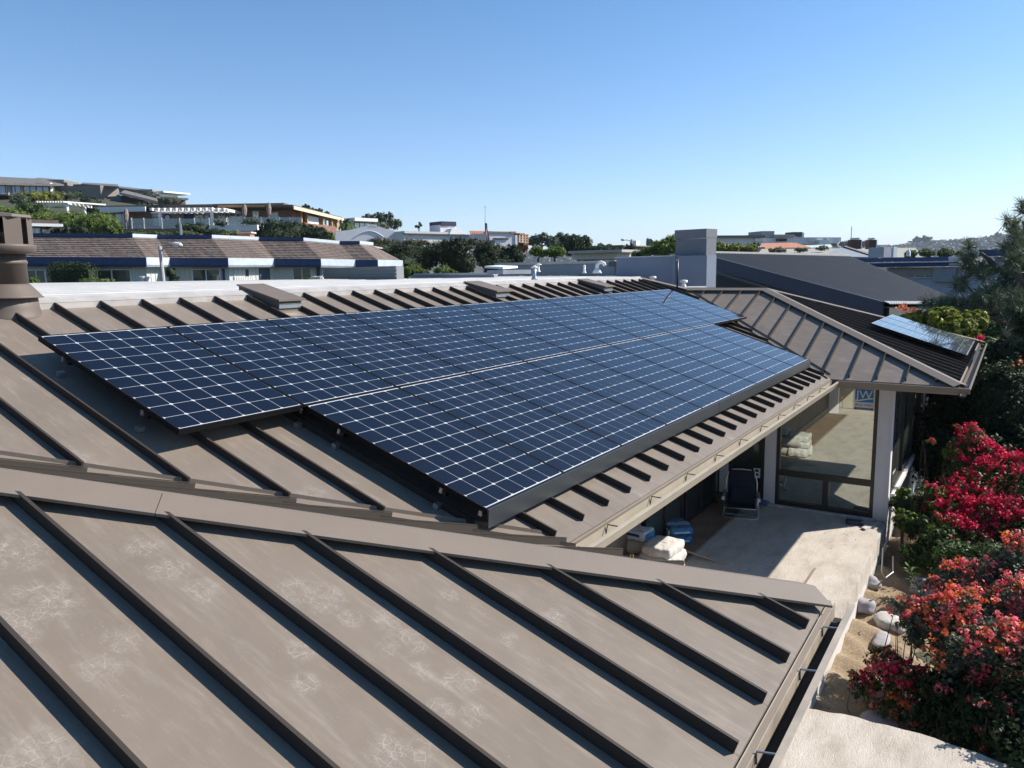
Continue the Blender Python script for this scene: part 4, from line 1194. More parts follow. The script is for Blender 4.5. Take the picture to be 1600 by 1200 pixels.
Nf = Facade(240,130,290,134,316); Nf.block('wall', (250,312,290,322), 4, M_brownroof, h11); Nf.part('roof', (238,309,288,312), -6, 1.5, M_greyroof, h11)
# roof edge at the far left
h12 = root('house', 'brown roofed house with thick white eave beam behind the flue', 'house', 40, 50)
R1 = Facade(-40, 50, 98, 53, 355)
R1.part('wall', (-40,352,70,372), -4, -1.2, plain('dark_green_wall', (.06,.07,.06), .8), h12)
R1.part('eave_beam', (-40,348.5,98,353), -.1, .15, M_white, h12)
R1.part('roof', (-40,342,92,348), -5, -.1, M_brownroof, h12)
R1.window((47,356,63,369), h12, 2, .8, M_navy)
a, b = R1.pt(86,354,0), R1.pt(64,367,-1.0); MB().tube([a,b], .06, 6).build('brace', M_white, h12)

# hillside planting
def gb(label, lobes, n, size, mat_, name='bush', grp='bushes on the hillside'): return bush(name, label, name, lobes, n, size, mat_, grp, trunk=False)
gb('sunlit green bush at the left edge under the red post', [lobe(-5,335,66,26,14),lobe(22,338,66,22,12)], 7000, .16, G_bright)
gb('yellow-green rounded bush in front of the grey-roofed house', [lobe(50,309,88,24,10),lobe(80,307,90,18,9)], 6000, .16, G_yellow)
gb('olive bush band right of the yellow-green bush', [lobe(100,306,95,22,7),lobe(30,312,86,16,9)], 3000, .16, G_grey)
gb('mid green bush left of the garden pergola', [lobe(45,330,68,20,13),lobe(65,333,68,14,12)], 5000, .15, G_mid)
gb('dark upright bush right of the garden pergola', [lobe(140,318,78,16,10),lobe(147,332,76,10,12)], 4000, .15, G_dark)
gb('large light green hedge-like bush in front of the pergola', [lobe(75,345,62,34,13),lobe(115,345,62,30,13),lobe(150,351,60,34,17),lobe(172,356,59,20,14),lobe(105,358,59,20,12)], 22000, .14, G_bright)
gb('dark bush under the brown eave', [lobe(95,360,56,22,10),lobe(128,362,56,16,9)], 4000, .14, G_dark)
gb('low planting strip under the brick terrace wall', [lobe(215,366,66,22,6),lobe(250,367,66,22,6),lobe(290,366,66,20,7)], 4500, .13, G_mid)
gb('dark bush left of the white terrace wall', [lobe(310,358,70,22,9),lobe(335,365,70,24,7)], 4500, .14, G_dark)
gb('yellowish bush below the white terrace wall', [lobe(366,367,68,18,6),lobe(385,369,68,14,6)], 2600, .13, G_yellow)
gb('big round dark hedge below the timber house, left half', [lobe(430,357,60,26,15),lobe(455,358,60,22,14),lobe(440,368,59,34,10)], 9000, .14, G_dark)
gb('big round dark hedge below the timber house, right half', [lobe(480,363,62,22,12),lobe(500,368,62,20,12)], 6000, .14, G_dark)
gb('light bush beside the lattice terrace wall', [lobe(513,372,64,12,8)], 1500, .12, G_yellow)
gb('dark bush behind the low brick chimney', [lobe(405,368,60,16,8),lobe(360,372,60,22,4)], 2500, .13, G_dark)
gb('leafy white-flowering plants on the terrace', [lobe(290,353,75,16,5),lobe(345,349,75,14,5),lobe(392,346,75,20,4)], 3200, .12, G_blue)
gb('scrub on the crest right of the taupe wall', [lobe(235,306,135,16,5),lobe(265,313,128,18,6)], 2500, .22, G_grey)
gb('ivy patch between the pergola and taupe house', [lobe(120,303,100,10,5),lobe(190,325,85,14,5),lobe(225,322,95,16,4)], 2200, .18, G_mid)
gb('small tree tops behind the timber house roof', [lobe(478,323,140,7,3.5),lobe(499,329,140,6,3),lobe(488,328,140,9,3),lobe(511,333,140,5,3)], 1500, .35, G_dark)
# palm
pb = at(541, 366, 84); pm = thing('palm_tree', 'small palm between the timber house and the white houses', 'tree', pb)
tp_ = at(541, 347, 84); MB().tube([pb-np.array([0,0,1]), tp_], .22, 8).build('trunk', M_bark, pm)
mb = MB()
for k in range(34):
    a = k*2.4; e = random.uniform(-.4, 1.1); L = random.uniform(.9,1.5); dx, dy = math.cos(a), math.sin(a)
    pts = [tp_ + np.array([dx*L*s*math.cos(e), dy*L*s*math.cos(e), L*s*math.sin(e)-.9*s*s]) for s in (0,.35,.7,1)]
    side = np.array([-dy,dx,0])*.14
    for p0,p1 in zip(pts, pts[1:]): mb.add([p0-side,p1-side*.7,p1+side*.7,p0+side], [(0,1,2,3)])
mb.build('crown', G_mid, pm)

# ================================================================== MIDDLE: WHITE HOUSES
M_tile = plain('terracotta_tiles', (.42,.17,.09), .85, 0, .35, 3)
wh = root('house', 'white modern house with flat overhanging roof behind the palm', 'house', 565, 105)
W0 = Facade(546, 105, 584, 108, 350)
W0.block('wall', (548,346,580,362), 6, M_stucco, wh); W0.part('roof', (546,341.5,582,346.5), -7, 1.2, M_white, wh)
W0.window((553,348,578,357), wh, 3, .7, M_darkw)
sh = root('house', 'white stucco house with curved parapet gable and arch moulding', 'house', 580, 80)
S1 = Facade(524, 80, 632, 83, 370)
M_swhite = plain('white_stucco_far', (.66,.64,.66), .85, 0, .04, 1)
prof = [(524,392),(524,361.5),(545,359.5),(560,356),(574,352.5),(583,352),(594,354.5),(605,358),(618,360.5),(632,361),(632,392)]
MB().prism([S1.pt(x,y) for x,y in prof], S1.back*.5).build('wall', M_swhite, sh)
mb = MB(); pr = [S1.pt(555+44*t, 370-9*math.sin(math.pi*t), .02) for t in np.linspace(0,1,13)]
mb.tube(pr, .06, 5); mb.build('arch_moulding', plain('moulding_grey', (.45,.45,.5)), sh)
S1.part('window', (613,375,622,380), -.02, .03, M_black, sh)
S1.block('chimney', (574,351,589,356), 2, M_white, sh)
S2 = Facade(632, 81, 770, 88, 370)
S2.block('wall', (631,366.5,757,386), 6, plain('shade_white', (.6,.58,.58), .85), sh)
S2.block('parapet', (632,361.8,712,366), 4, M_stucco, sh)
S2.part('coping', (631,365.8,757,367.6), -.3, .25, plain('dark_coping', (.05,.055,.07), .7), sh)
S2.part('roof', (640,360.2,700,361.8), -6, -2, plain('brown_felt', (.22,.18,.16)), sh)
ch2 = MB(); S2.rect(ch2, 694.5, 351, 719, 366, -3, -.8); cho = ch2.build('chimney', M_swhite, sh)
MB().prism([S2.pt(702,366,.1),S2.pt(706,357,.1),S2.pt(717,357,.1),S2.pt(728,366,.1)], S2.back*1.6).build('flare', M_white, cho)
mb = MB(); S2.rect(mb, 695, 345.5, 718.5, 352.5, -3.1, -.7); mb.build('chimney_cap', plain('cap_navy', (.015,.02,.04), .5), cho)
for i in range(12):
    x = 735+i*3.0
    a = S2.pt(x, 361.5+.05*i, -1.8); b = S2.pt(x+1.5, 366.5, .2)
    MB().tube([a,b], .10, 6).build('roof_tile', M_tile, sh)
S3 = Facade(757, 82, 810, 84, 375)
S3.block('wall', (760,364.5,806,388), 5, plain('lilac_white', (.62,.6,.64), .85), sh)
S3.part('wall', (804.5,362,808,386), -4, .1, M_white, sh)
S3.part('tile_coping', (762,361.8,805,364.6), -1, .1, plain('mossy_tiles', (.22,.19,.13), .9), sh)
S3.part('tile_coping', (797,361.8,805,364.6), -.9, .15, M_tile, sh)
S3.part('recess', (771,372,794,374), -.05, .12, M_darkw, sh)
# flagpole
fp = at(758, 385, 66); ft = at(758.3, 324, 66); fl_ = thing('flagpole', 'tall flagpole with a limp striped flag before the white house', 'flagpole', fp-np.array([0,0,1.5]))
MB().tube([fp-np.array([0,0,2]), ft], [.07,.03], 8).build('pole', M_white, fl_)
ico_v, ico_f = ico(ft+np.array([0,0,.06]), .07, 1); MB().add(ico_v, ico_f).build('finial', M_alu, fl_)
def flagmat():
    m_, nt, b = _mat('flag_cloth'); tc = nt.nodes.new('ShaderNodeTexCoord'); w = nt.nodes.new('ShaderNodeTexWave'); w.inputs['Scale'].default_value = 3.2
    mp = nt.nodes.new('ShaderNodeMapping'); mp.inputs['Rotation'].default_value = (.5,1.2,.3); nt.links.new(tc.outputs['Object'], mp.inputs[0]); nt.links.new(mp.outputs[0], w.inputs[0])
    nt.links.new(ramp(nt, w.outputs['Fac'], [(.45,(.55,.04,.06)),(.55,(.65,.62,.62))]), b.inputs['Base Color']); return m_
mb = MB(); q0 = at(757.5, 349, 66); 
rows = 8; cols_ = 5; W_ = .55; Hf = 1.9
vv = []; 
for r in range(rows+1):
    for c in range(cols_+1):
        sgl = c/cols_; tt = r/rows
        vv.append(q0 + RT*(sgl*W_*(.25+.75*tt) + .02) + FW*(.10*math.sin(sgl*9+tt*2)) + np.array([0,0,-Hf*tt - .25*sgl]))
n_ = cols_+1
mb.add(vv, [(r*n_+c, r*n_+c+1, (r+1)*n_+c+1, (r+1)*n_+c) for r in range(rows) for c in range(cols_)])
flag = mb.build('flag', flagmat(), fl_)
mb = MB(); mb.add([q0+RT*.0-FW*.03+np.array([0,0,.02]), q0+RT*.20-FW*.03, q0+RT*.22-FW*.03+np.array([0,0,-.75]), q0-FW*.03+np.array([0,0,-.7])], [(0,1,2,3)]); mb.build('canton', M_navy, flag)
# orange structure with creeper
og = root('garden_screen', 'rust orange timber screen wrapped in red creeper', 'garden screen', 815, 78)
O1 = Facade(808, 78, 824, 79, 376)
for x in (808.5, 813, 818, 822): O1.part('post', (x,366,x+1.6,395), 0, .15, M_orange, og)
for y in (366,370,374,378): O1.part('slat', (808,y,824,y+1.6), .15, .22, M_orange, og)
O1.part('cap', (809,364.5,817,367), -.6, .3, M_brick, og)
bush('creeper', 'red and green creeper below the orange screen', 'creeper', [lobe(817,386,72,7,10)], 1600, .12, leafmat('creeper_red', [(.25,.04,.02),(.35,.09,.03),(.06,.10,.02)]), trunk=False)
# hedges and bushes in the middle
hd = lambda px, d: at(px, 420, d)[:2]
def zat(px, py, d): return at(px, py, d)[2]
bush('hedge', 'tall dark hedge behind the shingle house, left stretch', 'hedge', [lobe(590,392,52,40,14,26),lobe(640,396,52,36,18,26),lobe(690,395,51,36,20,26),lobe(640,412,50,60,16,26)], 30000, .11, G_dark, 'dark hedges beyond the roof', trunk=False, clump=.16)
bush('hedge', 'tallest rounded dark hedge lobe before the white house', 'hedge', [lobe(712,392,48,26,20,26),lobe(722,412,48,24,18,26)], 13000, .11, G_dark, 'dark hedges beyond the roof', trunk=False, clump=.16)
bush('hedge', 'dark hedge with reddish top right of the flagpole', 'hedge', [lobe(765,398,50,36,20,24),lobe(800,400,50,20,18,22),lobe(780,414,49,44,14,24)], 18000, .11, G_dark, 'dark hedges beyond the roof', trunk=False, clump=.16)
bush('shrub', 'low reddish flowering shrubs on top of the left dark hedge', 'shrub', [lobe(600,378,56,34,4,14),lobe(650,380,56,30,5,14),lobe(745,379,54,24,5,12)], 6000, .10, G_rust, trunk=False)
bush('shrub', 'round light green shrub, left of two beside the shingle house', 'shrub', [lobe(645,423,31,17,9,12),lobe(662,426,31,10,7,9)], 4500, .06, G_bright, 'two light green shrubs past the flat roof', trunk=False)
bush('shrub', 'round light green shrub, right of two beside the shingle house', 'shrub', [lobe(692,424,31,18,8,12),lobe(706,427,31,8,6,9)], 4500, .06, G_bright, 'two light green shrubs past the flat roof', trunk=False)
bush('shrub', 'dark shrub under the mansard roof corner', 'shrub', [lobe(628,430,40,10,14,10)], 2000, .09, G_dark, trunk=False)
tree('tree', 'airy eucalyptus tree behind the white houses', at(600,370,125), [lobe(576,342,125,13,7),lobe(600,345,125,16,10),lobe(617,350,125,13,7),lobe(590,338,125,10,5),lobe(608,338,125,9,5),lobe(590,354,122,28,5)], 6500, .36, G_grey, r0=.3, clump=.34)
tree('tree', 'tiny sparse tree right of the eucalyptus', at(655,368,120), [lobe(652,354,120,5,3),lobe(657,351,120,4,3.5)], 500, .3, G_grey, r0=.12)
tree('tree', 'broad grey-green tree left of the dark round tree', at(845,392,110), [lobe(835,376,110,16,8),lobe(848,372,110,12,8),lobe(862,378,110,14,9)], 5000, .3, G_blue, r0=.25)
tree('tree', 'tall grey-green tree behind the dark round tree', at(885,392,112), [lobe(876,372,112,11,8),lobe(890,376,112,16,10),lobe(870,384,112,14,8)], 5500, .3, G_blue, r0=.25)
tree('tree', 'dark round tree with pale trunk on the flat-roof skyline', at(910,408,62), [lobe(903,380,62,20,11),lobe(913,384,62,14,12),lobe(893,390,62,16,10),lobe(915,374,62,9,6)], 11000, .14, G_dark, r0=.14, corek=.6, bark=plain('pale_bark', (.35,.3,.25)))
tree('tree', 'light green clipped tree with bare twisting stems, left', at(840,412,48), [lobe(838,392,48,14,7),lobe(848,396,48,10,6)], 4500, .09, G_bright, r0=.07, group='clipped light green trees')
tree('tree', 'light green clipped tree with bare twisting stems, right', at(866,412,48), [lobe(862,394,48,12,8),lobe(874,393,48,10,8)], 4500, .09, G_bright, r0=.07, group='clipped light green trees')
hedge('hedge', 'straight dark hedge right of the dark round tree', hd(918,66), hd(968,70), zat(940,412,66)-1, zat(940,388,66), 2.0, 9000, .13, G_dark)
hw = root('house', 'pale low house with white chimney left of the grey chimney block', 'house', 1000, 85)
X1 = Facade(960, 84, 1022, 92, 385)
X1.block('wall', (972,386,1020,400), 5, plain('tan_far', (.40,.36,.31), .85), hw); X1.part('roof', (958,384.4,1022,386.2), -6, 1.2, M_greyroof, hw)
X1.block('chimney', (994,376,999.5,385), .8, M_white, hw)
hw2 = root('house', 'small pale house roof end just left of the blue-grey wall', 'house', 972, 60)
X2 = Facade(958, 58, 985, 60, 396); X2.block('wall', (964,394,986,404), 4, M_stucco, hw2); X2.part('roof', (957,390.5,986,394.5), -4, .8, plain('pale_roof_edge', (.42,.41,.38)), hw2)
bush('tree', 'yellow-green leafy tree left of the grey chimney block', 'tree', [lobe(1035,388,50,24,12),lobe(1050,382,50,16,14),lobe(1012,394,50,16,6)], 14000, .11, G_bright, clump=.2)
bush('shrub', 'low dark green shrub beside the street lamp', 'shrub', [lobe(1000,397,54,22,4)], 2500, .1, G_mid, trunk=False)
bush('shrub', 'dark spiky shrub behind the thin street lamp', 'shrub', [lobe(985,390,64,9,9)], 1800, .12, G_dark, trunk=False)

# ================================================================== FLAT-ROOF NEIGHBOUR
M_bgrey = plain('blue_grey_render', (.20,.235,.30), .85, 0, .06, 1.5, .15, 25)
nb = root('house', 'flat-roofed neighbour with blue-grey parapet walls and square chimney block', 'house', 1000, 26)
B1 = Facade(963, 27, 1055, 24.5, 420)
B1.block('wall', (963,401.5,1056,452), .25, M_bgrey, nb); B1.part('coping', (962,400.2,1056,402), -.35, .05, plain('coping_grey', (.42,.45,.5), .7), nb)
B2 = Facade(1052, 24.3, 1104, 23.4, 420)
B2.block('wall', (1053,399.5,1104,453), .5, M_bgrey, nb)
B2.part('pilaster', (1052,399.5,1056,450), 0, .05, M_bgrey, nb)
B3 = Facade(1056, 24.6, 1104.5, 23.8, 380)
c1_ = B3.block('chimney', (1055.5,362,1104,400), .55, plain('chimney_grey', (.17,.18,.20), .85, 0, .05, 1), nb)
B3.part('chimney_cap', (1055,358.5,1104.6,372.2), -.58, .03, plain('chimney_grey2', (.17,.18,.20), .85, 0, .05, 1), c1_)
B3.part('joint', (1056,372.2,1104,374), -.56, .0, M_galv, c1_)
# low roofs between
M_pgrey = plain('roof_parapet_grey', (.25,.28,.31), .7, 0, .08, 2)
T1 = Facade(776, 34, 982, 28, 415)
lowr = root('house', 'low flat roof with rounded grey metal parapet past the skylight', 'house', 880, 31)
T1.part('parapet', (778,412.5,960,430), -.3, 0, M_pgrey, lowr)
T1.part('coping', (776,408.8,964,412.8), -.5, .12, M_cap, lowr)
T1.part('gutter', (960,408,982,416), -.8, .3, plain('dark_green_metal', (.05,.065,.06), .5), lowr)
_q = [at(640,430,22.5), at(985,430,22.5), at(985,424,28.2), at(770,424,33)]
MB().prism([np.array([q[0],q[1],.17]) for q in _q], (0,0,-.1)).build('roof', M_cap, lowr)
T2 = Facade(641, 27, 772, 25, 432)
lowr2 = root('parapet', 'long low grey parapet with pale top running behind the flat roof', 'parapet', 700, 27)
T2.part('parapet_wall', (641,429.6,772,434), -.2, 0, M_pgrey, lowr2); T2.part('coping', (648,426.8,772,429.8), -.25, .05, M_cap, lowr2)
# skylight curb
sk = root('skylight', 'white topped square roof curb beside the grey vent pipe', 'skylight', 785, 22)
U1 = Facade(760, 22.5, 786, 21.6, 422); U2 = Facade(786, 21.6, 808, 23, 422)
U1.block('curb', (761,422,786,428.5), .9, plain('curb_shade', (.42,.45,.48), .7), sk)
a_, b_, c_ = U1.pt(757,419), U1.pt(786,420.5), U2.pt(809,418.6)
MB().prism([a_-(0,0,.0), b_, c_, a_+(c_-b_)], (0,0,.06)).build('lid', M_white, sk)
mush(841, 425, 23, .24, .04, 'white mushroom vent just behind the grey vent pipe', None, M_white, .10)
mush(913, 427, 25, .26, .04, 'small white conical vent on the far flat roof', None, M_white, .045)
p = at(933, 427, 25); g_ = thing('gooseneck_vent', 'white gooseneck vent on the far flat roof', 'vent pipe', p)
MB().lathe(p, [(.16,0),(.10,.10),(.06,.16)], 12).build('flashing', M_white, g_, True)
MB().tube([p+np.array([0,0,.1]), p+np.array([0,0,.26]), p+np.array([0,0,.33])+RT*.06, p+np.array([0,0,.35])+RT*.14, p+np.array([0,0,.31])+RT*.22, p+np.array([0,0,.24])+RT*.25], .055, 10).build('pipe', M_white, g_, True)
for (px,py,d,lab) in ((1020,440,23,'small pale roof fixture against the blue-grey wall'),(1068,447,20,'white capped roof vent beside the thin dark pipe')):
    p = at(px,py,d); t = thing('roof_vent_pipe', lab, 'vent pipe', p)
    MB().lathe(p, [(.09,-.1),(.07,.0),(.05,.05),(.04,.09)], 10).build('pipe', M_white, t, True)
    MB().lathe(p, [(.09,.085),(.10,.10),(.10,.15),(.02,.16)], 10).build('cap', M_white, t, True)
MB().prism([at(1070,449,19), at(1104,447,19.5), at(1104,447,21), at(1076,447.5,21)], (0,0,-.3)).build('flat_roof', M_cap, house)

# ---- big dark corrugated roof
cr = root('house', 'neighbouring house under one big dark corrugated metal roof', 'house', 1250, 28)
HL, HR, LL, LR = at(1086,395.5,31), at(1328,401,44), at(1381,474,21.5), at(1510,474,31)
def corr_mat():
    m_, nt, b = _mat('dark_corrugated_metal')
    nt.links.new(ramp(nt, noise(nt, .5, 4), [(.3,(.030,.033,.040)),(.7,(.040,.044,.052))]), b.inputs['Base Color'])
    b.inputs['Roughness'].default_value = .65; b.inputs['Specular IOR Level'].default_value = .25; return m_
M_corr = corr_mat()
nr = 60; mb = MB(); up = np.cross(LL-HL, HR-HL); up /= np.linalg.norm(up); up = up if up[2] > 0 else -up
for i in range(nr):
    t0, t1, t2 = i/nr, (i+.55)/nr, (i+1)/nr
    A0, A1, A2 = HL+(HR-HL)*t0, HL+(HR-HL)*t1, HL+(HR-HL)*t2
    B0, B1, B2 = LL+(LR-LL)*t0, LL+(LR-LL)*t1, LL+(LR-LL)*t2
    mb.add([A0,B0,B1,A1], [(0,1,2,3)]); 
    mb.add([A1,B1,B1+up*.03,A1+up*.03,A2+up*.03,B2+up*.03,B2,A2], [(0,1,2,3),(3,2,5,4),(4,5,6,7)])
cro = mb.build('roof', M_corr, cr)
cro['kind'] = 'stuff'
MB().prism([HL-up*.45,LL-up*.45,LR-up*.45,HR-up*.45], -up*.1).build('roof_deck', M_darkw, cr)
# rake fascia on the near side
fn_ = np.cross(LL-HL, (0,0,1)); fn_ /= np.linalg.norm(fn_); fn_ = fn_ if fn_ @ (CAM-HL) > 0 else -fn_
M_rake = plain('navy_rake_board', (.035,.045,.075), .6, 0, .06, 1)
MB().prism([HL+fn_*.06+up*.05, LL+fn_*.06+up*.05, LL+fn_*.06-(0,0,.42), HL+fn_*.06-(0,0,.42)], -fn_*.06).build('fascia', M_rake, cr)
MB().prism([HL-fn_*.0, HR, HR+up*.12, HL+up*.07], np.array([0,0,.02])).build('ridge_cap', M_cap, cr)
# curved end of the sheets
mb = MB(); k = 26
for i in range(k):
    a = LL+(LR-LL)*(i/k)*.55; b = LL+(LR-LL)*((i+.6)/k)*.55; dn = (LL-HL); dn = dn/np.linalg.norm(dn)
    mb.prism([a+up*.05, b+up*.05, b+up*.05+dn*.22-(0,0,.03), a+up*.05+dn*.22-(0,0,.03)], up*.02)
mb.build('sheet_end', plain('zinc_edge', (.45,.45,.44), .5), cr)['kind'] = 'stuff'
wq = [HL-fn_*.7-(0,0,.5), LL-fn_*.7-(0,0,.5)]
MB().prism([wq[0]-(0,0,.0), wq[1], wq[1]-(0,0,4), wq[0]-(0,0,4)], -fn_*.3).build('wall', plain('dark_render', (.055,.06,.07), .85), cr)
mb = MB(); a = wq[0]+fn_*.55-(0,0,.08); b = wq[1]+fn_*.55-(0,0,.08); mb.tube([a,b], .02, 5); mb.build('edge_strip', M_brass, cr)
MB().prism([at(1100,408,29.5),at(1106,408,29.4),at(1104,416,29.5)], FW*.1).build('corner_board', M_white, cr)
e = LL-(0,0,.1); MB().prism([LL-(0,0,.12)-fn_*.2, LR-(0,0,.12), LR-(0,0,4), LL-(0,0,4)-fn_*.2], (HL-LL)/np.linalg.norm(HL-LL)*.3*np.array([1,1,0])).build('wall', plain('dark_end_wall', (.05,.05,.05), .85), cr)

# ================================================================== RIGHT MIDDLE DISTANCE
hz1 = root('house', 'grey gabled roof peeking over the corrugated roof', 'house', 1325, 60)
MB().prism([at(1283,400,58),at(1318,385,62),at(1372,402,58)], (0,0,-.2)).build('gable_wall', plain('grey_gable', (.23,.25,.28), .8), hz1)
MB().prism([at(1318,384.6,61.5),at(1321,384.2,66),at(1378,401,62),at(1372,402,57.6)], (0,0,-.15)).build('roof', M_greyroof, hz1)
hz2 = root('house', 'long tan low-pitched roof behind the grey gable', 'house', 1370, 85)
MB().prism([at(1180,401,80),at(1445,402,84),at(1430,387,102),at(1190,389,100)], (0,0,-.3)).build('roof', plain('tan_gravel_roof', (.30,.29,.24), .95, 0, .15, .6), hz2)
for (x0,x1,lab) in ((1330,1347,'dark brick chimney, left of two on the tan roof'),(1358,1370.5,'dark brick chimney, right of two on the tan roof')):
    Y = Facade(x0, 84, x1, 84, 380); t = root('chimney', lab, 'chimney', x0, 84, 'dark brick chimneys on the tan roof')
    Y.block('stack', (x0,374.5,x1-1.5,389), .9, plain('dark_brick', (.07,.035,.03), .9, 0, .3, 6), t); Y.part('stack_side', (x1-1.4,375,x1,389), -.9, -.0, M_white, t)
    Y.part('chimney_cap', (x0+3,371.5,x1-3,374), -.8, -.1, M_galv, t)
p = at(1330,376,86); t = thing('antenna', 'thin tall mast standing behind the dark chimneys', 'antenna', p-np.array([0,0,1])); MB().tube([p-np.array([0,0,1.2]), at(1330.8,354,86)], .045, 5).build('mast', M_galv, t)
hz3 = root('house', 'white square chimney block on a low roof', 'house', 1390, 50)
Z3 = Facade(1380.5,50,1401,50.5,394); Z3.block('wall', (1381,386,1401,402), 1.2, plain('chim_white', (.45,.45,.48), .85), hz3); Z3.part('wall', (1395.5,385.5,1401,402), -1.2, .03, M_white, hz3)
hz4 = root('house', 'flat-roofed house with two long navy fascia boards', 'house', 1440, 42)
V1 = Facade(1330, 45, 1506, 40, 405)
V1.part('fascia', (1335,402.5,1482,408.6), -2, 0, M_navy, hz4); V1.part('fascia', (1482,402.5,1506,407.5), -2, 0, plain('cream_board', (.45,.43,.40)), hz4)
V1.part('roof', (1352,409.3,1506,410.6), -2, .6, plain('white_edge', (.6,.6,.62)), hz4)
V1.part('fascia', (1356,410.6,1490,417), -1.8, .5, M_navy, hz4); V1.part('fascia', (1490,410.6,1510,415), -1.8, .5, plain('cream_board2', (.45,.43,.40)), hz4)
V1.block('wall', (1385,417,1600,470), 4, plain('mauve_white', (.42,.42,.48), .85), hz4)
V1.part('soffit_panel', (1392,418,1462,431), 0, .1, plain('warm_soffit', (.34,.29,.25), .8), hz4)
V1.window((1430,428,1462,434), hz4, 2, .8, M_white)
V1.part('wall', (1462,418,1497,440), .05, .3, plain('grey_pier', (.30,.31,.32), .85), hz4)
hz5 = root('house', 'white-walled house with navy fascia behind the pine branches', 'house', 1570, 38)
V2 = Facade(1540, 38, 1640, 34, 400)
V2.block('wall', (1552,400,1640,450), 4, plain('mauve_white2', (.45,.46,.55), .85), hz5); V2.part('fascia', (1545,388.5,1640,399), -4, .5, M_navy, hz5)
V2.block('chimney', (1575,378,1596,389), 1.5, M_taupe, hz5)
# hilltop villa
vl = root('house', 'large white villa with grey tiled roofs on the far rise', 'house', 1220, 170)
v = Facade(1116, 170, 1312, 176, 375)
v.block('wall', (1118,371,1300,382), 8, M_swhite, vl)
v.block('wall', (1190,361,1210,372), 6, plain('greige', (.36,.34,.31), .85), vl)
v.part('roof', (1116,368,1192,371.5), -9, 1, M_greyroof, vl)
v.part('roof', (1207,366.5,1240,371), -9, .5, plain('pink_tiles', (.42,.33,.29), .9, 0, .2, 1), vl)
v.part('chimney', (1238,362.5,1254,368), -3, 0, plain('black_green', (.02,.035,.03)), vl); v.part('chimney', (1253,363.5,1256,371), -3, .1, M_white, vl)
v.part('wall', (1262,371,1312,378), -8, .5, plain('pale_white', (.6,.6,.62), .85), vl)
v.part('wall', (1288,371.5,1307,380), -8, 1.0, M_white, vl); v.part('wall', (1274,375.5,1290,382), -5, 1.5, M_white, vl)
v.part('wall', (1178,372.5,1193,377), 0, .5, M_white, vl)
for x in (1212.5,1217,1221,1225): v.part('window', (x,373,x+2,377), 0, .7, M_black, vl)
tr_ = root('house', 'terracotta tiled roofs in front of the white villa', 'house', 1225, 120)
MB().prism([at(1187,388.5,112),at(1262,389,112),at(1240,379,122),at(1190,380,122)], (0,0,-.3)).build('roof', M_tile, tr_)
MB().prism([at(1227,387,108),at(1268,387,108),at(1243,379,114)], (0,0,-.3)).build('roof', M_tile, tr_)
tf = Facade(1186,111,1262,111,390); tf.block('wall', (1187,386,1195,394), 4, plain('salmon', (.5,.3,.24), .85), tr_)
bush('tree', 'bright yellow-green tree right of the grey chimney block', 'tree', [lobe(1125,388,60,16,9),lobe(1150,389,60,18,8),lobe(1172,389,60,14,8)], 12000, .12, G_yellow, clump=.2)
bush('shrub', 'olive shrubs on the near side of the tan roof', 'shrub', [lobe(1215,391,90,20,3.5),lobe(1252,390,90,16,3),lobe(1285,388,92,14,3.5)], 3000, .16, G_grey, trunk=False)
bush('hedge', 'dark leafy hedge above the navy fascia', 'hedge', [lobe(1425,397,60,14,6),lobe(1448,395,60,18,6),lobe(1478,395,60,20,6),lobe(1503,397,60,12,5)], 9000, .12, G_mid, trunk=False)
p = at(1419.5,394,58); t = thing('garden_ornament', 'small white pointed ornament above the dark hedge', 'ornament', p); MB().lathe(p, [(.16,-.3),(.15,0),(.04,.2),(.01,.26)], 8).build('body', M_white, t)
bush('tree', 'tall dark shrub left of the villa tiles', 'tree', [lobe(1180,384,95,8,5)], 900, .2, G_dark)

# far wooded hillside with scattered houses, seen small
def far_hill():
    P = []; Nn = []; cols = []
    k = 0
    n = 9000
    px = RNG.uniform(760, 1760, n); d = RNG.uniform(1100, 1900, n)
    w = np.interp(px, [760,1150,1300,1760], [.5,.5,.9,1.0]); keep = RNG.random(n) < w
    px, d = px[keep], d[keep]
    ctr = np.array([terrain_pt(a, b) for a,b in zip(px, d)])
    r = RNG.uniform(5, 13, len(px))
    m_ = 22
    o = unit(RNG.normal(0,1,(len(px),m_,3)))*np.array([1,1,.8])
    pts = ctr[:,None,:]+np.array([0,0,1])*(r*.7)[:,None,None]+o*r[:,None,None]*.7
    V_, F_ = leaf_quads(pts.reshape(-1,3), (o+np.array([0,0,.5])).reshape(-1,3), 5.5, .8, .4)
    ob = mesh_np('distant_woods', V_, F_, leafmat('distant_leaves', [(.03,.05,.03),(.045,.065,.04),(.065,.08,.05)], trans=0))
    tag(ob, 'distant wooded slope beyond the roofs', 'woods', kind='stuff')
far_hill()
def far_tree(px, py, d, rx, rz, label):
    base = terrain_pt(px, d); tree('tree', label, base, [lobe(px,py,d,rx,rz), lobe(px+rx*.6,py+1,d,rx*.7,rz*.8)], 700, 4.0, G_blue, r0=1.2)
far_tree(1432, 374, 1300, 5.5, 4.5, 'small round far tree on the skyline left of the broad one')
far_tree(1446, 373, 1300, 8, 4.5, 'broad far tree standing up on the skyline')
far_tree(1560, 366, 1350, 5, 3, 'flat-topped far tree highest on the right hill')
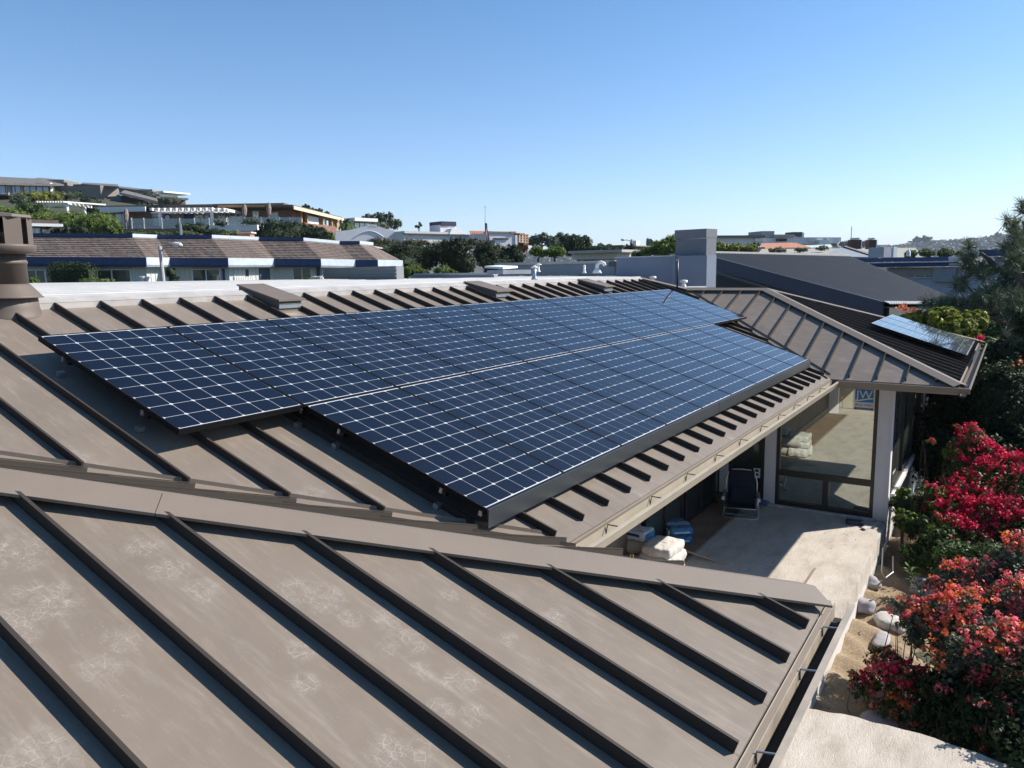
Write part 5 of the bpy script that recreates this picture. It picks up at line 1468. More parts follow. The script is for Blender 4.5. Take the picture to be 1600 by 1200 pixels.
hv = [(1421,378,'white'),(1440,381,'white'),(1452,385,'tan'),(1470,388,'white'),(1490,384,'white'),(1405,386,'tan'),(1460,377,'tan'),(1505,381,'white'),(1522,386,'tan'),(1535,379,'white'),(1480,379,'tan'),(1395,390,'white'),(1430,389,'white'),(1550,384,'white'),(1512,389,'tan'),(1446,376,'pink'),(1568,388,'white'),(1380,384,'tan'),(1545,390,'tan'),(1498,391,'white')]
words = ['lowest','small','broad','narrow','long','tiny','bright','square','pale','half-hidden','low','upper','middle','leftish','outer','reddish','rightmost','dim','flat','near']
fw_m = {'white': plain('far_white', (.6,.6,.6), .9), 'tan': plain('far_tan', (.38,.36,.33), .9), 'pink': plain('far_pink', (.5,.3,.27), .9)}
for i,(px,py,c) in enumerate(hv):
    d = 1320+((i*37)%200); p = at(px,py,d); t = thing('house', '%s %s house on the distant wooded hillside' % (words[i], c), 'house', p-np.array([0,0,3]), 'houses scattered on the distant hill')
    F_ = Facade(px-3,d,px+3,d+8*((i%3)-1),py); w = 2.2+1.6*((i*7)%5)/4
    F_.block('wall', (px-w,py-.6,px+w,py+1.6), 8, fw_m[c], t); F_.part('roof', (px-w-.4,py-1.3,px+w+.4,py-.6), -9, 1, M_greyroof, t)
# skyline groves
for i,(px,py,d,rx,rz,lab) in enumerate([(945,384,420,12,3,'low far grove left of the street lamp'),(1020,381,430,10,4,'low far grove left of the yellow-green tree'),(1015,377,350,4,4,'single far conifer above the pale low house'),(1340,380,600,22,4,'low grove behind the dark chimneys'),(1310,381,600,12,3.5,'low grove right of the white villa')]):
    base = terrain_pt(px, d); tree('tree', lab, base, [lobe(px-rx*.5,py,d,rx*.6,rz), lobe(px+rx*.5,py+.5,d,rx*.6,rz*.9)], 2200, d*.0022, G_blue, r0=.3)
# ================================================================== RIGHT: NEAR VEGETATION
# dirt bed
def dirt():
    m_, nt, b = _mat('dry_dirt')
    n1 = noise(nt, 2.5, 7, .75); n2 = noise(nt, 30, 5, .8)
    c = ramp(nt, n1, [(.3,(.23,.165,.10)),(.55,(.36,.27,.17)),(.75,(.46,.36,.24))])
    c = mixc(nt, math_(nt,'MULTIPLY',ramp(nt, n2, [(.45,(0,0,0)),(.65,(1,1,1))]),.45), c, (.16,.11,.07))
    nt.links.new(c, b.inputs['Base Color']); b.inputs['Roughness'].default_value = .97
    bump(nt, b, math_(nt,'ADD', n1, math_(nt,'MULTIPLY', n2, .5)), .9, .05)
    nx, ny = 120, 80; V_ = []
    for j in range(ny+1):
        for i in range(nx+1):
            x = 4.55+i*(15-4.55)/nx; y = -4.36-j*8.5/ny
            z = -4.46-.10*(-4.36-y)-.02*(-4.36-y)**2+.035*math.sin(x*5+y*3)+.03*math.sin(x*11-y*7)+random.uniform(-.012,.012)
            V_.append((x,y,z))
    mb = MB(); mb.add(V_, [(j*(nx+1)+i, j*(nx+1)+i+1, (j+1)*(nx+1)+i+1, (j+1)*(nx+1)+i) for j in range(ny) for i in range(nx)])
    tag(mb.build('dirt_bed', m_, smooth=True), kind='structure')
dirt()
def dz(x, y): return -4.46-.10*(-4.36-y)-.02*(-4.36-y)**2
M_rock = plain('pale_rock', (.50,.46,.42), .9, 0, .2, 5, .5, 25)
M_rock2 = plain('grey_rock', (.33,.31,.32), .9, 0, .2, 5, .5, 25)
def rock(px, py, rx, ry, rz, mat_, label, seed):
    p = onz(px, py, -4.42); p[2] = dz(p[0],p[1])+rz*.45
    v,f = ico((0,0,0), 1, 3, 0, (1,1,1), seed); rg = random.Random(seed); ph = [rg.uniform(0,6) for _ in range(6)]
    V_ = []
    for a,b,c in v:
        k = 1+.12*math.sin(a*3+ph[0])+.10*math.sin(b*4+ph[1])+.08*math.sin(c*5+ph[2]+a*2)+.05*math.sin(a*9+b*7+ph[3])
        V_.append((p[0]+a*rx*k, p[1]+b*ry*k, p[2]+c*rz*k))
    tag(MB().add(V_,f).build('rock', mat_, smooth=True, base=p), label, 'rock', 'rocks in the dirt bed')
rock(1350,948,.17,.13,.11,M_rock2,'grey rounded rock touching the slab edge',1)
rock(1388,968,.20,.19,.11,M_rock,'long pale rock right of the grey rounded one',2)
rock(1405,976,.12,.10,.08,M_rock,'small pale rock at the end of the long rock',3)
rock(1362,912,.14,.12,.10,M_rock2,'shaded grey rock upper left by the slab posts',4)
rock(1442,912,.20,.16,.17,M_rock2,'upright shaded rock behind the broad-leaved plant',5)
rock(1378,992,.22,.10,.05,M_rock2,'flat brown stone under the long pale rock',6)
rock(1372,1120,.25,.20,.07,M_rock2,'flat stone in the shade near the lower slab',7)
t = tag(MB().obox(onz(1263,1085,-4.40), (.03,-.1,.0), (.03,.02,0), (.0,.05,.16)).build('board_scrap', M_rock), 'short pale board scrap leaning by the slab corner', 'board')
tag(MB().obox(onz(1352,829,SLAB_Z+.005), (onz(1378,819,SLAB_Z+.005)-onz(1352,829,SLAB_Z+.005)), (.06,.07,0), (0,0,.03)).build('wood_offcut', M_rock), 'pale wood offcut lying on the slab by the corner post', 'board')
# white bent pipe below the slab edge
p = onz(1377,905,-4.3); MBp = MB(); MBp.tube([p+np.array([0,0,.5]), p+np.array([.0,0,.12]), p+np.array([0.03,-.05,.02]), p+np.array([.35,-.12,.02]), p+np.array([.42,-.10,.25])], .012, 6)
tag(MBp.build('pipe', M_galv), 'thin white bent pipe under the slab edge', 'pipe')
def leafy_plant():
    b = onz(1445,945,-4.45); tpp = at(1420,885,float((b-CAM)@FW)); t = thing('plant', 'young plant with broad green leaves rooted by the rocks', 'plant', b)
    MB().tube([b, (b+tpp)/2+np.array([.03,0,0]), tpp], [.012,.009,.005], 6).build('stem', M_bark, t)
    gm = leafmat('broad_leaf', [(.07,.17,.03),(.13,.26,.05)], trans=.3)
    for k in range(18):
        s = .35+.65*k/17; c = b+(tpp-b)*s; a = k*2.4; L = .17-.05*s; d_ = np.array([math.cos(a),math.sin(a),.25+s*.5]); d_ /= np.linalg.norm(d_)
        w = np.cross(d_,(0,0,1)); w /= np.linalg.norm(w); q = c+d_*.02
        MB().add([q, q+d_*L*.45+w*L*.2, q+d_*L*.45-(0,0,.01), q+d_*L*.45-w*L*.2, q+d_*L-(0,0,.03)], [(0,1,2),(0,2,3),(1,4,2),(2,4,3)]).build('leaf', gm, t)
leafy_plant()

# bougainvilleas
B_red = leafmat('bracts_crimson', [(.42,.006,.04),(.66,.015,.08),(.82,.05,.14)], rough=.6, trans=.35)
B_pink = leafmat('bracts_coral', [(.72,.07,.10),(.85,.15,.13),(.88,.28,.26),(.80,.13,.26)], rough=.6, trans=.35)
B_orange = leafmat('bracts_orange', [(.60,.11,.04),(.78,.20,.06),(.80,.30,.13)], rough=.6, trans=.35)
def bracts(t, lobes, nclus, mat_, size=.042, per=14, rad=.055, upb=.6, facing=None):
    P = []; Nn = []
    ar = np.array([r[0]*r[2] for c,r in lobes]); ar /= ar.sum()
    sd = np.array(sdir)
    for (c,r),w in zip(lobes, ar):
        m_ = max(2,int(nclus*w)); d_ = unit(RNG.normal(0,1,(m_*4,3))+sd*.55+np.array([0,0,.5])-FW*.35)[:m_]
        q = np.array(c)+d_*np.array(r)*RNG.uniform(.85,1.15,(m_,1))
        pat = np.sin(q[:,0]*7.3+1)*np.sin(q[:,1]*6.1+2)+np.sin(q[:,2]*8.7)*.8+np.sin(q[:,0]*15+q[:,2]*13)*.5
        q = q[pat > -.35]; d_ = d_[pat > -.35]; m_ = len(q)
        if m_ == 0: continue
        o = unit(RNG.normal(0,1,(m_,per,3)))*RNG.uniform(.2,1,(m_,per,1))
        P.append((q[:,None,:]+o*rad*RNG.uniform(.5,1.8,(m_,1,1))).reshape(-1,3)); Nn.append((o+d_[:,None,:]*.5).reshape(-1,3))
    V_, F_ = leaf_quads(np.concatenate(P), np.concatenate(Nn), size, .85, .5)
    ob = mesh_np('flowers', V_, F_, mat_, t); ob['kind'] = 'stuff'
def twigs(t, lobes, n, spread=1.25):
    mb = MB(); b0 = np.array(t.location)
    for i in range(n):
        c,r = lobes[i % len(lobes)]; d_ = unit(RNG.normal(0,1,3)+np.array([0,0,.3])); e = np.array(c)+d_*np.array(r)*spread
        st_ = np.array([c[0]+RNG.normal(0,.15), c[1]+RNG.normal(0,.15), b0[2]]); m1 = (st_+e)/2+RNG.normal(0,.08,3)
        mb.tube([st_, m1, e], [.012,.007,.003], 5)
    mb.build('branch', M_bark, t)
def sprays(t, lobes, n, mat_, lm_):
    mb = MB(); Pb = []; Nb = []; Pl = []; Nl = []
    for i in range(n):
        c,r = lobes[RNG.integers(len(lobes))]; c = np.array(c); r = np.array(r)
        d_ = unit(RNG.normal(0,1,3)+np.array(sdir)*.4+np.array([0,0,.6])-FW*.5)
        e = c+d_*r*RNG.uniform(1.3,1.75); dr = np.linalg.norm(e-c)
        pts = [c*(1-s)+e*s+np.array([0,0,.35*dr*s*(1-s)-.18*dr*s*s]) for s in np.linspace(0,1,6)]
        mb.tube(pts, [.007,.006,.005,.004,.003,.002], 5)
        for s in np.linspace(.5,1,9):
            k = s*5; a = pts[int(min(4,k))]; b_ = pts[int(min(4,k))+1]; p_ = a+(b_-a)*(k-int(min(4,k)))
            m_ = RNG.integers(2,7)
            o = unit(RNG.normal(0,1,(m_,3)))
            if RNG.random() < .7: Pb.append(p_+o*.035); Nb.append(o)
            o = unit(RNG.normal(0,1,(4,3))); Pl.append(p_+o*.045); Nl.append(o)
    mb.build('branch', M_bark, t)
    V_,F_ = leaf_quads(np.concatenate(Pb), np.concatenate(Nb), .045, .85, .4); mesh_np('flowers', V_, F_, mat_, t)['kind'] = 'stuff'
    V_,F_ = leaf_quads(np.concatenate(Pl), np.concatenate(Nl), .05, .55, .5); mesh_np('leaves', V_, F_, lm_, t)['kind'] = 'stuff'
def boug(label, lobes, nleaf, spec, lsz=.05, tw=20, gm=None):
    c0 = np.mean([c for c,r in lobes],0); base = (c0[0], c0[1], dz(c0[0], min(-4.4,c0[1]))-.1)
    t = thing('bougainvillea', label, 'flowering shrub', base, 'bougainvilleas right of the patio')
    P,Nn = clump_points(lobes, nleaf, .28, 22, shell=(.35,1.0)); V_,F_ = leaf_quads(P,Nn,lsz,.6)
    mesh_np('foliage', V_, F_, gm or G_mid, t)
    for (lb, n, mt) in spec: bracts(t, lb, n, mt)
    sprays(t, lobes, max(6, tw//2), spec[0][2], gm or G_mid)
    twigs(t, lobes, tw); return t
def mlobe(px, py, d, r, rz=None): 
    k = F_PX/d; return lobe(px, py, d, r*k, (rz or r)*k)
redL = [mlobe(1515,690,14,.24,.30),mlobe(1540,715,14,.27),mlobe(1497,735,13.9,.25),mlobe(1560,755,13.5,.5),mlobe(1600,760,13.4,.55),mlobe(1520,780,13.3,.45),mlobe(1485,800,13.1,.36),mlobe(1550,830,12.6,.55),mlobe(1600,840,12.2,.6),mlobe(1500,850,12.4,.42),mlobe(1640,800,12.6,.75)]
boug('tall bougainvillea crowded with crimson red bracts', redL, 34000, [(redL, 2400, B_red)], .055, 30, G_mid)
sp1 = [mlobe(1450,690,13.8,.09,.06),mlobe(1462,770,13.2,.17),mlobe(1475,830,12.6,.25),mlobe(1460,795,13,.15)]
boug('loose reddish sprays reaching left from the crimson shrub', sp1+[mlobe(1480,705,13.9,.14)], 2500, [(sp1, 60, B_red)], .05, 14, G_bright)
grL = [mlobe(1440,825,12.9,.24),mlobe(1465,860,12.3,.34),mlobe(1422,868,12.5,.18),mlobe(1500,885,11.4,.36),mlobe(1452,775,13.3,.18),mlobe(1550,890,11.0,.36)]
bush('shrub', 'glossy green shrub between the slab corner and crimson flowers', 'shrub', grL, 12000, .06, G_mid, trunk=True, clump=.34, corek=.5)
bush('shrub', 'light green twiggy shrub climbing at the slab corner post', 'shrub', [mlobe(1410,785,13.3,.12,.25),mlobe(1415,812,13.0,.18)], 2600, .06, G_bright)
pinkL = [mlobe(1590,895,9.2,.42),mlobe(1540,910,9.2,.32),mlobe(1485,910,9.3,.22),mlobe(1590,960,8.6,.42),mlobe(1530,965,8.6,.40),mlobe(1475,975,8.7,.30),mlobe(1440,985,8.8,.24),mlobe(1420,960,8.9,.18),mlobe(1560,1030,8.0,.40),mlobe(1500,1030,8.2,.35),mlobe(1610,1050,7.8,.45),mlobe(1650,980,8.4,.5)]
boug('wide bougainvillea with coral pink and orange bracts', pinkL, 26000, [(pinkL[:9], 520, B_pink),(pinkL, 380, B_orange)], .05, 46, G_grey)
lowL = [mlobe(1375,1040,8.8,.18),mlobe(1395,1065,8.6,.20),mlobe(1350,1075,8.8,.15),mlobe(1420,1060,8.5,.2),mlobe(1400,1110,8.4,.16)]
boug('small low bougainvillea with pink and crimson sprays on the dirt', lowL, 3200, [(lowL[:2], 38, B_pink),(lowL[1:4], 50, B_red),(lowL[4:], 12, B_orange)], .045, 26, G_mid)
dkL = [mlobe(1470,1080,8.2,.34,.28),mlobe(1530,1100,7.8,.42,.32),mlobe(1590,1130,7.4,.45,.35),mlobe(1450,1120,8.2,.25,.2),mlobe(1520,1150,7.6,.3,.25),mlobe(1640,1100,7.4,.5,.5),mlobe(1600,1180,7.0,.35,.3)]
boug('dark leafy lower bougainvillea with few scattered bracts', dkL, 26000, [(dkL[:5], 26, B_pink),(dkL[:3], 16, B_orange),(dkL, 16, B_red)], .05, 36, G_dark)
# fallen bracts
P = np.array([[RNG.uniform(5.2,9.2), RNG.uniform(-5.6,-4.5), 0] for _ in range(260)]); P[:,2] = [dz(a,b)+.03 for a,b,_ in P]
V_,F_ = leaf_quads(P, np.tile([0,0,1.],(len(P),1)), .035, .8, .3)
ob = mesh_np('fallen_leaves', V_, F_, leafmat('fallen', [(.22,.10,.05),(.30,.2,.1),(.12,.07,.04)])); tag(ob, 'dry fallen leaves on the dirt bed', 'leaves', kind='stuff')

# dark evergreen mass and trees on the right
def fbush(label, lobes, n, size, mat_, **k): return bush('tree', label, 'tree', lobes, n, size, mat_, 'trees along the right side', **k)
fbush('dark evergreen tree filling the space behind the crimson shrub', [lobe(1500,650,17,60,60),lobe(1570,640,16,70,80),lobe(1480,720,16,50,50),lobe(1620,740,15,80,80),lobe(1540,740,15,60,60),lobe(1455,690,18,25,60),lobe(1500,800,15,70,50)], 60000, .085, G_dark)
fbush('dark green tree under the pine branches', [lobe(1590,570,20,60,40),lobe(1545,592,20,50,36),lobe(1620,530,20,50,45),lobe(1500,575,21,30,24)], 36000, .09, G_dark)
fbush('bright yellow-green citrus tree behind the small far array', [lobe(1432,502,19.5,26,14),lobe(1470,499,19,30,18),lobe(1498,515,18.5,34,20),lobe(1450,520,19.5,40,18),lobe(1522,502,18.5,22,15),lobe(1500,535,18.5,30,16)], 24000, .12, G_yellow)
fbush('mid green tree between the citrus tree and the dark trees', [lobe(1560,520,22,32,20),lobe(1540,548,21,36,22),lobe(1590,500,22,28,24)], 16000, .09, G_mid)
fbush('shaded blue-green tree mass behind the pine', [lobe(1560,470,27,44,30),lobe(1600,450,26,30,50),lobe(1525,480,28,34,20),lobe(1615,400,26,26,50)], 24000, .10, G_blue)
bracts(thing('flower_spray', 'orange flower spray at the top of the citrus tree', 'flowers', at(1415,490,19)), [lobe(1410,484,20.5,6,5),lobe(1424,489,20.5,9,4),lobe(1588,565,17,9,4)], 26, B_orange, .06, 12, .09)
p = at(1531,529,16.5); bracts(thing('flower_spray', 'tiny red flower tuft at the far gutter corner', 'flowers', p), [lobe(1531,529,16.5,3,2)], 4, B_red, .05, 12, .05)

# pine
def pine():
    base = at(1690, 760, 21); t = thing('pine_tree', 'pine with long tufted needles reaching in from the right edge', 'tree', base, 'trees along the right side')
    d0 = 20.0
    P = lambda px,py,dd=0: at(px,py,d0+dd)
    mb = MB()
    mb.tube([base-np.array([0,0,1]), P(1660,700), P(1640,500), P(1612,400), P(1598,345)], [.26,.2,.16,.09,.03], 8)
    limbs = [[(1640,500),(1588,428),(1560,422),(1525,420),(1508,400)],[(1640,520),(1588,440),(1540,478),(1505,440),(1488,432)],[(1650,540),(1560,500),(1520,490),(1480,470)],[(1620,420),(1592,390),(1575,380)],[(1560,422),(1545,405),(1532,395)],[(1525,420),(1512,432),(1495,438)],[(1588,440),(1592,460),(1575,470)]]
    for L in limbs: mb.tube([P(*q, .2*i) for i,q in enumerate(L)], [.08,.06,.04,.026,.016][:len(L)], 6)
    mb.build('trunk', M_bark, t)
    tufts = []
    def fill(cx, cy, rx, ry, n):
        for _ in range(n):
            a = random.uniform(0,6.28); r = random.random()**.6; tufts.append((cx+rx*r*math.cos(a), cy+ry*r*math.sin(a), random.uniform(-.5,.5)))
    fill(1590,360,10,22,14); fill(1588,405,16,22,18); fill(1572,388,8,8,4); fill(1575,345,6,5,3); fill(1597,325,5,9,4)
    fill(1518,412,16,16,16); fill(1545,425,16,12,10); fill(1500,442,14,10,8); fill(1480,472,12,12,8); fill(1495,470,16,14,8)
    fill(1535,465,24,14,14); fill(1575,470,24,20,16); fill(1512,492,22,8,5); fill(1590,520,20,24,10); fill(1468,478,6,8,4); fill(1448,473,8,5,3); fill(1512,385,4,6,3)
    V_ = []; 
    for (px,py,dd) in tufts:
        c = P(px,py,dd); ax = unit(RNG.normal(0,1,3)+np.array([0,0,.9])-RT*.4)
        n = 60; d_ = unit(RNG.normal(0,1,(n,3))*.75+ax*.75); L = RNG.uniform(.17,.34,(n,1)); w = unit(np.cross(d_, RNG.normal(0,1,(n,3))))*.0065
        st_ = c - ax*.08*RNG.random((n,1))
        e = st_+d_*L-np.array([0,0,.02])
        V_.append(np.stack([st_-w, st_+w, e+w*.5, e-w*.5],1).reshape(-1,3))
    V_ = np.concatenate(V_); mesh_np('crown', V_, np.arange(len(V_)).reshape(-1,4), leafmat('pine_needles', [(.045,.08,.045),(.10,.14,.075),(.20,.22,.14)], trans=.2), t)
pine()

# ================================================================== PATIO THINGS
def bag(cx, cy, cz, sx, sy, sz, rz, mat_, name, parent, seed=1, amp=.06):
    v,f = ico((0,0,0), 1, 4, 0, (1,1,1), 0); rg = random.Random(seed); ph = [rg.uniform(0,6) for _ in range(8)]; V_ = []
    for a,b,c in v:
        p_ = .32
        sg = lambda q: math.copysign(abs(q)**p_, q)
        m_ = max(abs(a),abs(b),abs(c)); A,B,C = a/m_, b/m_, c/m_
        k = .78; A,B,C = A*k+a*(1-k), B*k+b*(1-k), C*(k*.8)+c*(1-k*.8)
        w = amp*(math.sin(A*5+ph[0])*math.sin(B*4+ph[1])+.5*math.sin(A*11+B*7+ph[2])+.35*math.sin(B*17+C*5+ph[3]))
        x, y, z = A*sx/2, B*sy/2, C*sz/2*(1+w*1.5)
        x *= 1+w*.4; y *= 1+w*.4
        V_.append((cx+x*math.cos(rz)-y*math.sin(rz), cy+x*math.sin(rz)+y*math.cos(rz), cz+z))
    return MB().add(V_, f).build(name, mat_, parent, True)
def bagmat(name, c1, c2):
    m_, nt, b = _mat(name); n = noise(nt, 7, 2, .5); nt.links.new(ramp(nt, n, [(.46,c1),(.52,c2),(.62,c2),(.68,c1)]), b.inputs['Base Color']); b.inputs['Roughness'].default_value = .5
    bump(nt, b, noise(nt, 18, 4), .5, .01); return m_
M_blueb = bagmat('blue_bag_print', (.02,.13,.28), (.05,.20,.36)); M_whb = bagmat('white_bag_print', (.50,.52,.54), (.42,.46,.50))
def strip(p0, ux, uy, w, h, mat_, name, parent): return MB().obox(p0, ux*w, uy*h, np.cross(ux,uy)*.003).build(name, mat_, parent)
ua = np.array([math.cos(.35),math.sin(.35),0]); ub = np.array([-math.sin(.35),math.cos(.35),0])
bc = onz(1057,843,SLAB_Z); bc[2] = SLAB_Z
for k,(dz_,lab) in enumerate(((.075,'lower blue cement bag of the stack by the wall'),(.215,'upper blue cement bag of the stack by the wall'))):
    t = thing('cement_bag', lab, 'cement bag', bc+np.array([0,0,dz_-.07]), 'blue and white cement bags on the patio')
    bag(bc[0], bc[1], bc[2]+dz_, .40, .56, .145, -.95+.06*k, M_blueb, 'bag', t, 3+k, .03)
    cxv = np.array([math.cos(-.95+.06*k), math.sin(-.95+.06*k), 0]); cyv = np.array([-cxv[1], cxv[0], 0])
    q = bc+np.array([0,0,dz_-.035])
    # printed bands on the sides turned to the camera
    side = -cxv if (-cxv) @ (CAM-bc) > cxv @ (CAM-bc) else cxv
    MB().obox(q+side*.196-cyv*.24+np.array([0,0,-.015]), cyv*.48, side*.016, (0,0,.075)).build('white_band', M_lwhite, t)
    MB().obox(q+side*.204-cyv*.19+np.array([0,0,.01]), cyv*.36, side*.014, (0,0,.035)).build('dark_band', M_lnavy, t)
    s2 = cyv if cyv @ (CAM-bc) > 0 else -cyv
    MB().obox(q+s2*.272-cxv*.13+np.array([0,0,.02]), cxv*.26, s2*.014, (0,0,.02)).build('white_band', M_lwhite, t)
    if k == 1: MB().obox(bc+np.array([0,0,dz_+.068])-cyv*.10-cxv*.19, cxv*.38, cyv*.13, (0,0,.006)).build('label_panel', plain('bag_label_grey', (.40,.38,.36)), t)
# rolled cloths bundle
M_canvas = plain('canvas_roll', (.40,.36,.32), .9, 0, .12, 5, .5, 20); M_paper = plain('crumpled_white_sheet', (.56,.53,.48), .8, 0, .04, 4, 1.0, 9, .035)
r0_ = onz(1032,905,SLAB_Z); r1_ = onz(958,886,SLAB_Z)
bund = thing('cloth_bundle', 'stack of rolled canvas drop cloths under the white sheet', 'cloth bundle', (r0_+r1_)/2)
ax_ = (r1_-r0_); La = np.linalg.norm(ax_); ax_ /= La; si = np.cross(ax_, (0,0,1)); si = si if si @ (CAM-r0_) > 0 else -si
for k,(o,h,r) in enumerate(((.02,.13,.13),(-.24,.13,.13),(-.11,.36,.13),(-.36,.34,.11))):
    pts = [r0_+ax_*La*s+si*o+np.array([0,0,h])+np.array([0,0,.012*math.sin(s*14+k)]) for s in np.linspace(-.03,1.05,12)]
    MB().tube(pts, [r*(1+.06*math.sin(i*1.7+k)) for i in range(12)], 14).build('roll', M_canvas, bund, True)
for s_ in (.40,.72): MB().tube([r0_+ax_*La*s_+si*(.02+.14*math.cos(a))+np.array([0,0,.13+.14*math.sin(a)]) for a in np.linspace(0,6.28,14)], .008, 5, cap=False).build('cord', M_black, bund)
rz_ = math.atan2(ax_[1], ax_[0])
sheet = thing('plastic_sheet', 'crumpled white sheet wrapped over the right end of the rolls', 'sheet', r0_)
q = r0_+ax_*.03-si*.12
bag(q[0], q[1], q[2]+.44, .46, .60, .15, rz_+.06, M_paper, 'cloth', sheet, 21, .05)
bag(q[0], q[1], q[2]+.30, .50, .62, .17, rz_-.05, M_paper, 'fold', sheet, 31, .05)
bag(q[0], q[1], q[2]+.12, .46, .66, .22, rz_+.03, M_paper, 'fold', sheet, 32, .05)
q = r0_+ax_*.20+si*.10
bag(q[0], q[1], q[2]+.16, .36, .30, .30, rz_+.3, M_paper, 'fold', sheet, 22, .07)
q = r0_-ax_*.10-si*.02
bag(q[0], q[1], q[2]+.14, .26, .40, .26, rz_-.2, M_paper, 'fold', sheet, 23, .07)
wb_ = r0_+ax_*La*.66-si*.16+np.array([0,0,.55])
t = thing('cement_bag', 'white and blue cement bag lying on top of the canvas rolls', 'cement bag', wb_, 'blue and white cement bags on the patio')
bag(wb_[0], wb_[1], wb_[2], .50, .34, .15, rz_, M_whb, 'bag', t, 9, .08)
MB().obox(wb_-ax_*.17+si*.165+np.array([0,0,.0]), ax_*.30, si*.012, (0,0,.035)).build('dark_band', M_lnavy, t)
MB().obox(wb_-ax_*.262+np.array([0,0,-.05])-si*.13, ax_*.012, si*.26, (0,0,.09)).build('blue_band', M_blueb, t)
# planks beside
q0 = onz(1072,862,SLAB_Z+.003); 
for k in range(4):
    t = MB().obox(q0+np.array([.0,0,.022*k])+ub*.07*k, onz(1085-3*k,852+k,SLAB_Z+.003)-onz(1040-3*k,838+k,SLAB_Z+.003), np.array([-.05,-.08,0]), (0,0,.018)).build('batten', M_canvas)
    tag(t, ['bottom','second','third','top'][k]+' grey batten lying right of the cloth bundle', 'batten', 'battens beside the cloth bundle')
# yellow level
yq = at(985,874,8.9); t = tag(MB().tube([yq, yq+np.array([0,0,.06]), yq+RT*.03+np.array([0,0,.06]), yq+RT*.035-np.array([0,0,.02])], .007, 6).build('tool_handle', plain('yellow_plastic', (.62,.42,.03), .5)), 'small yellow looped tool handle showing above the hip', 'tool')
# low dark things by the wall
t = tag(bag(*onz(1128,778,SLAB_Z+.06)[:2], SLAB_Z+.07, .5, .3, .14, .4, plain('dark_sack', (.07,.06,.05), .8, 0, .3, 8, .6, 20), 'sack', None, 4, .1), 'crumpled dark sack on the floor left of the folding chair', 'sack')
t = tag(bag(*onz(1190,783,SLAB_Z+.05)[:2], SLAB_Z+.05, .34, .22, .09, 1.4, plain('purple_cloth', (.16,.15,.27), .8, 0, .3, 8, .6, 20), 'cloth', None, 6, .14), 'rumpled purplish cloth on the floor right of the folding chair', 'cloth')
t = tag(bag(*onz(1335,817,SLAB_Z+.02)[:2], SLAB_Z+.035, .16, .28, .07, .2, plain('dark_box', (.04,.045,.07), .7), 'box', None, 6, .02), 'small dark box under the big window', 'box')
# debris
P = []
for _ in range(240):
    P.append((RNG.uniform(9.5,11.2), RNG.uniform(-4.1,-1.6), SLAB_Z+.012) if RNG.random() < .5 else (RNG.uniform(8.0,9.6), RNG.uniform(-3.2,-2.4), SLAB_Z+.01))
V_,F_ = leaf_quads(np.array(P), np.tile([0,0,1.],(len(P),1)), .03, .5, .25); ob = mesh_np('debris', V_, F_, leafmat('debris_bits', [(.1,.08,.06),(.4,.37,.33),(.2,.17,.14)], trans=0)); tag(ob, 'small building scraps scattered on the slab', 'debris', kind='stuff')

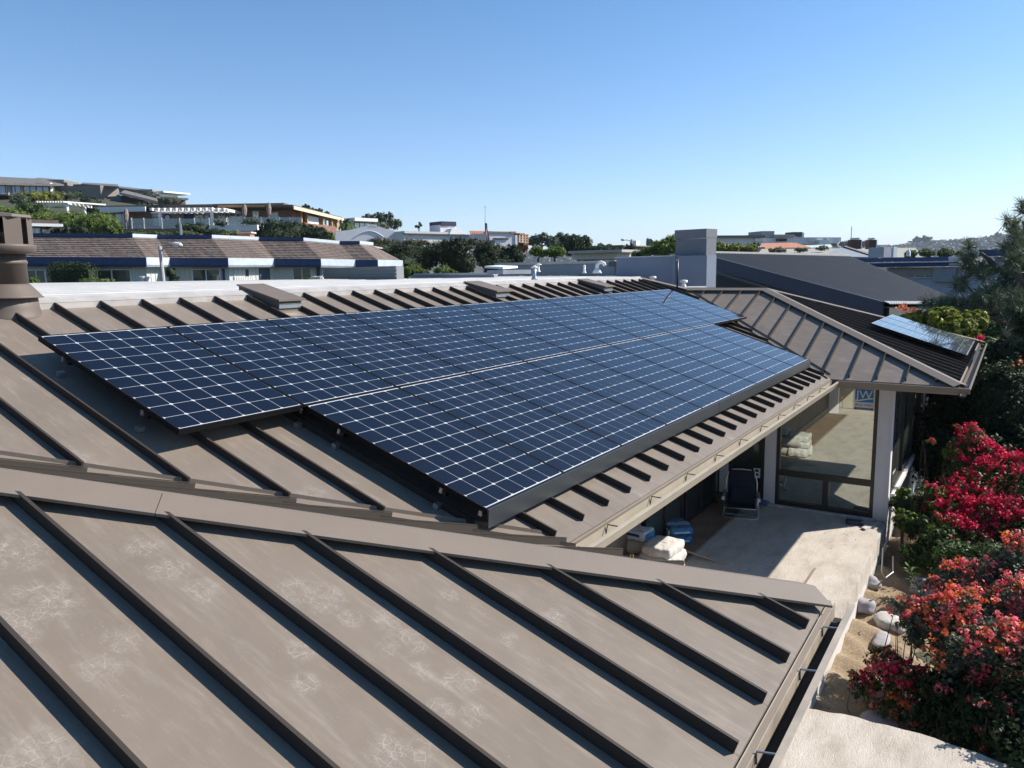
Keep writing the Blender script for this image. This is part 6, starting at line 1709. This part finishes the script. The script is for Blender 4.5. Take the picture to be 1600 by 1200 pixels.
# folding beach chair
def chair():
    b = onz(1157,805,SLAB_Z); b[2] = SLAB_Z
    f = np.array([CAM[0]-b[0], CAM[1]-b[1], 0]); f /= np.linalg.norm(f); r = np.array([-f[1], f[0], 0]); r = r if r @ RT > 0 else -r; u = np.array([0,0,1.])
    t = thing('folding_chair', 'navy folding beach chair with bright aluminium tube frame', 'chair', b)
    M_nylon = plain('navy_nylon', (.006,.008,.022), .8, 0, .2, 8, .3, 30)
    P = lambda x, y, z: b+r*x+f*y+u*z*.86
    W = .25; KH = .86
    # back frame
    mb = MB(); mb.tube([P(-W-.02,-.22,.20),P(-W-.02,-.30,.62),P(-W+.02,-.345,.80),P(-W+.10,-.36,.865),P(0,-.36,.875),P(W-.10,-.36,.865),P(W-.02,-.345,.80),P(W+.02,-.30,.62),P(W+.02,-.22,.20)], .0125, 8); mb.build('back_frame', M_alu, t, True)
    pts = lambda x: None
    # fabric back with soft bulge
    def cloth(p00, p10, p01, p11, bul, name):
        n1, n2 = 8, 10; V_ = []
        for j in range(n2+1):
            for i in range(n1+1):
                s, q = i/n1, j/n2; p_ = (p00*(1-s)+p10*s)*(1-q)+(p01*(1-s)+p11*s)*q
                V_.append(p_+bul*math.sin(math.pi*s)*math.sin(math.pi*q))
        F_ = [(j*(n1+1)+i, j*(n1+1)+i+1, (j+1)*(n1+1)+i+1, (j+1)*(n1+1)+i) for j in range(n2) for i in range(n1)]
        mb = MB(); mb.add(V_, F_); o2 = [np.array(v)+np.cross(r,u)*.01 for v in V_]; mb.add(o2, F_); return mb.build(name, M_nylon, t, True)
    bk_ = cloth(P(-W+.015,-.20,.17), P(W-.015,-.20,.17), P(-W+.03,-.35,.86), P(W-.03,-.35,.86), -f*-.03, 'backrest')
    cloth(P(-W+.01,-.21,.19), P(W-.01,-.21,.19), P(-W+.01,.20,.22), P(W-.01,.20,.22), -u*.03, 'seat')
    MB().obox(P(-.17,-.175,.22), r*.34, u*.26-f*.055, f*.03).build('pouch', M_nylon, t)
    text_mesh('Tommy', .05, P(0,-.235,.60), tuple(r), tuple(unit(u-f*.2)), plain('dull_red', (.22,.03,.04)), 'emblem', t) if False else MB().add([P(-.06,-.262,.56),P(.08,-.262,.56),P(.03,-.268,.60),P(-.02,-.268,.605)], [(0,1,2,3)]).build('emblem', plain('dull_red', (.22,.03,.04)), t)
    mb = MB(); mb.tube([P(-W-.03,.22,.23),P(-W-.03,.05,.03),P(-W+.02,.0,.014),P(W-.02,.0,.014),P(W+.03,.05,.03),P(W+.03,.22,.40)], .0125, 8); mb.build('leg', M_alu, t, True)
    mb = MB(); mb.tube([P(-W-.045,-.30,.40),P(-W-.045,.18,.03),P(-W,.24,.014),P(W,.24,.014),P(W+.045,.18,.03),P(W+.045,-.30,.40)], .0125, 8); mb.build('leg', M_alu, t, True)
    for s in (-1,1):
        MB().tube([P(s*(W+.05),-.30,.41),P(s*(W+.06),.18,.40)], .018, 8).build('armrest', M_white if False else M_galv, t, True)
        MB().obox(P(s*(W+.05)-.025,.17,.37), r*.05, f*.02, u*.06).build('arm_cap', M_white, t)
    mb = MB(); mb.tube([P(-W,-.21,.19),P(-W,.20,.21),P(W,.20,.21),P(W,-.21,.19)], .0125, 8); mb.build('seat_frame', M_alu, t, True)
chair()

# ================================================================== AIR
hm = bpy.data.materials.new('haze'); hm.use_nodes = True
hn_ = hm.node_tree; hn_.nodes.clear()
ho = hn_.nodes.new('ShaderNodeOutputMaterial'); hv_ = hn_.nodes.new('ShaderNodeVolumePrincipled')
hv_.inputs['Color'].default_value = (.80,.88,1.0,1); hv_.inputs['Density'].default_value = HAZE; hv_.inputs['Anisotropy'].default_value = 0.0
hn_.links.new(hv_.outputs[0], ho.inputs['Volume'])
tag(MB().box((-5600,-5600,-60),(5600,5600,150)).build('haze', hm), kind='stuff')
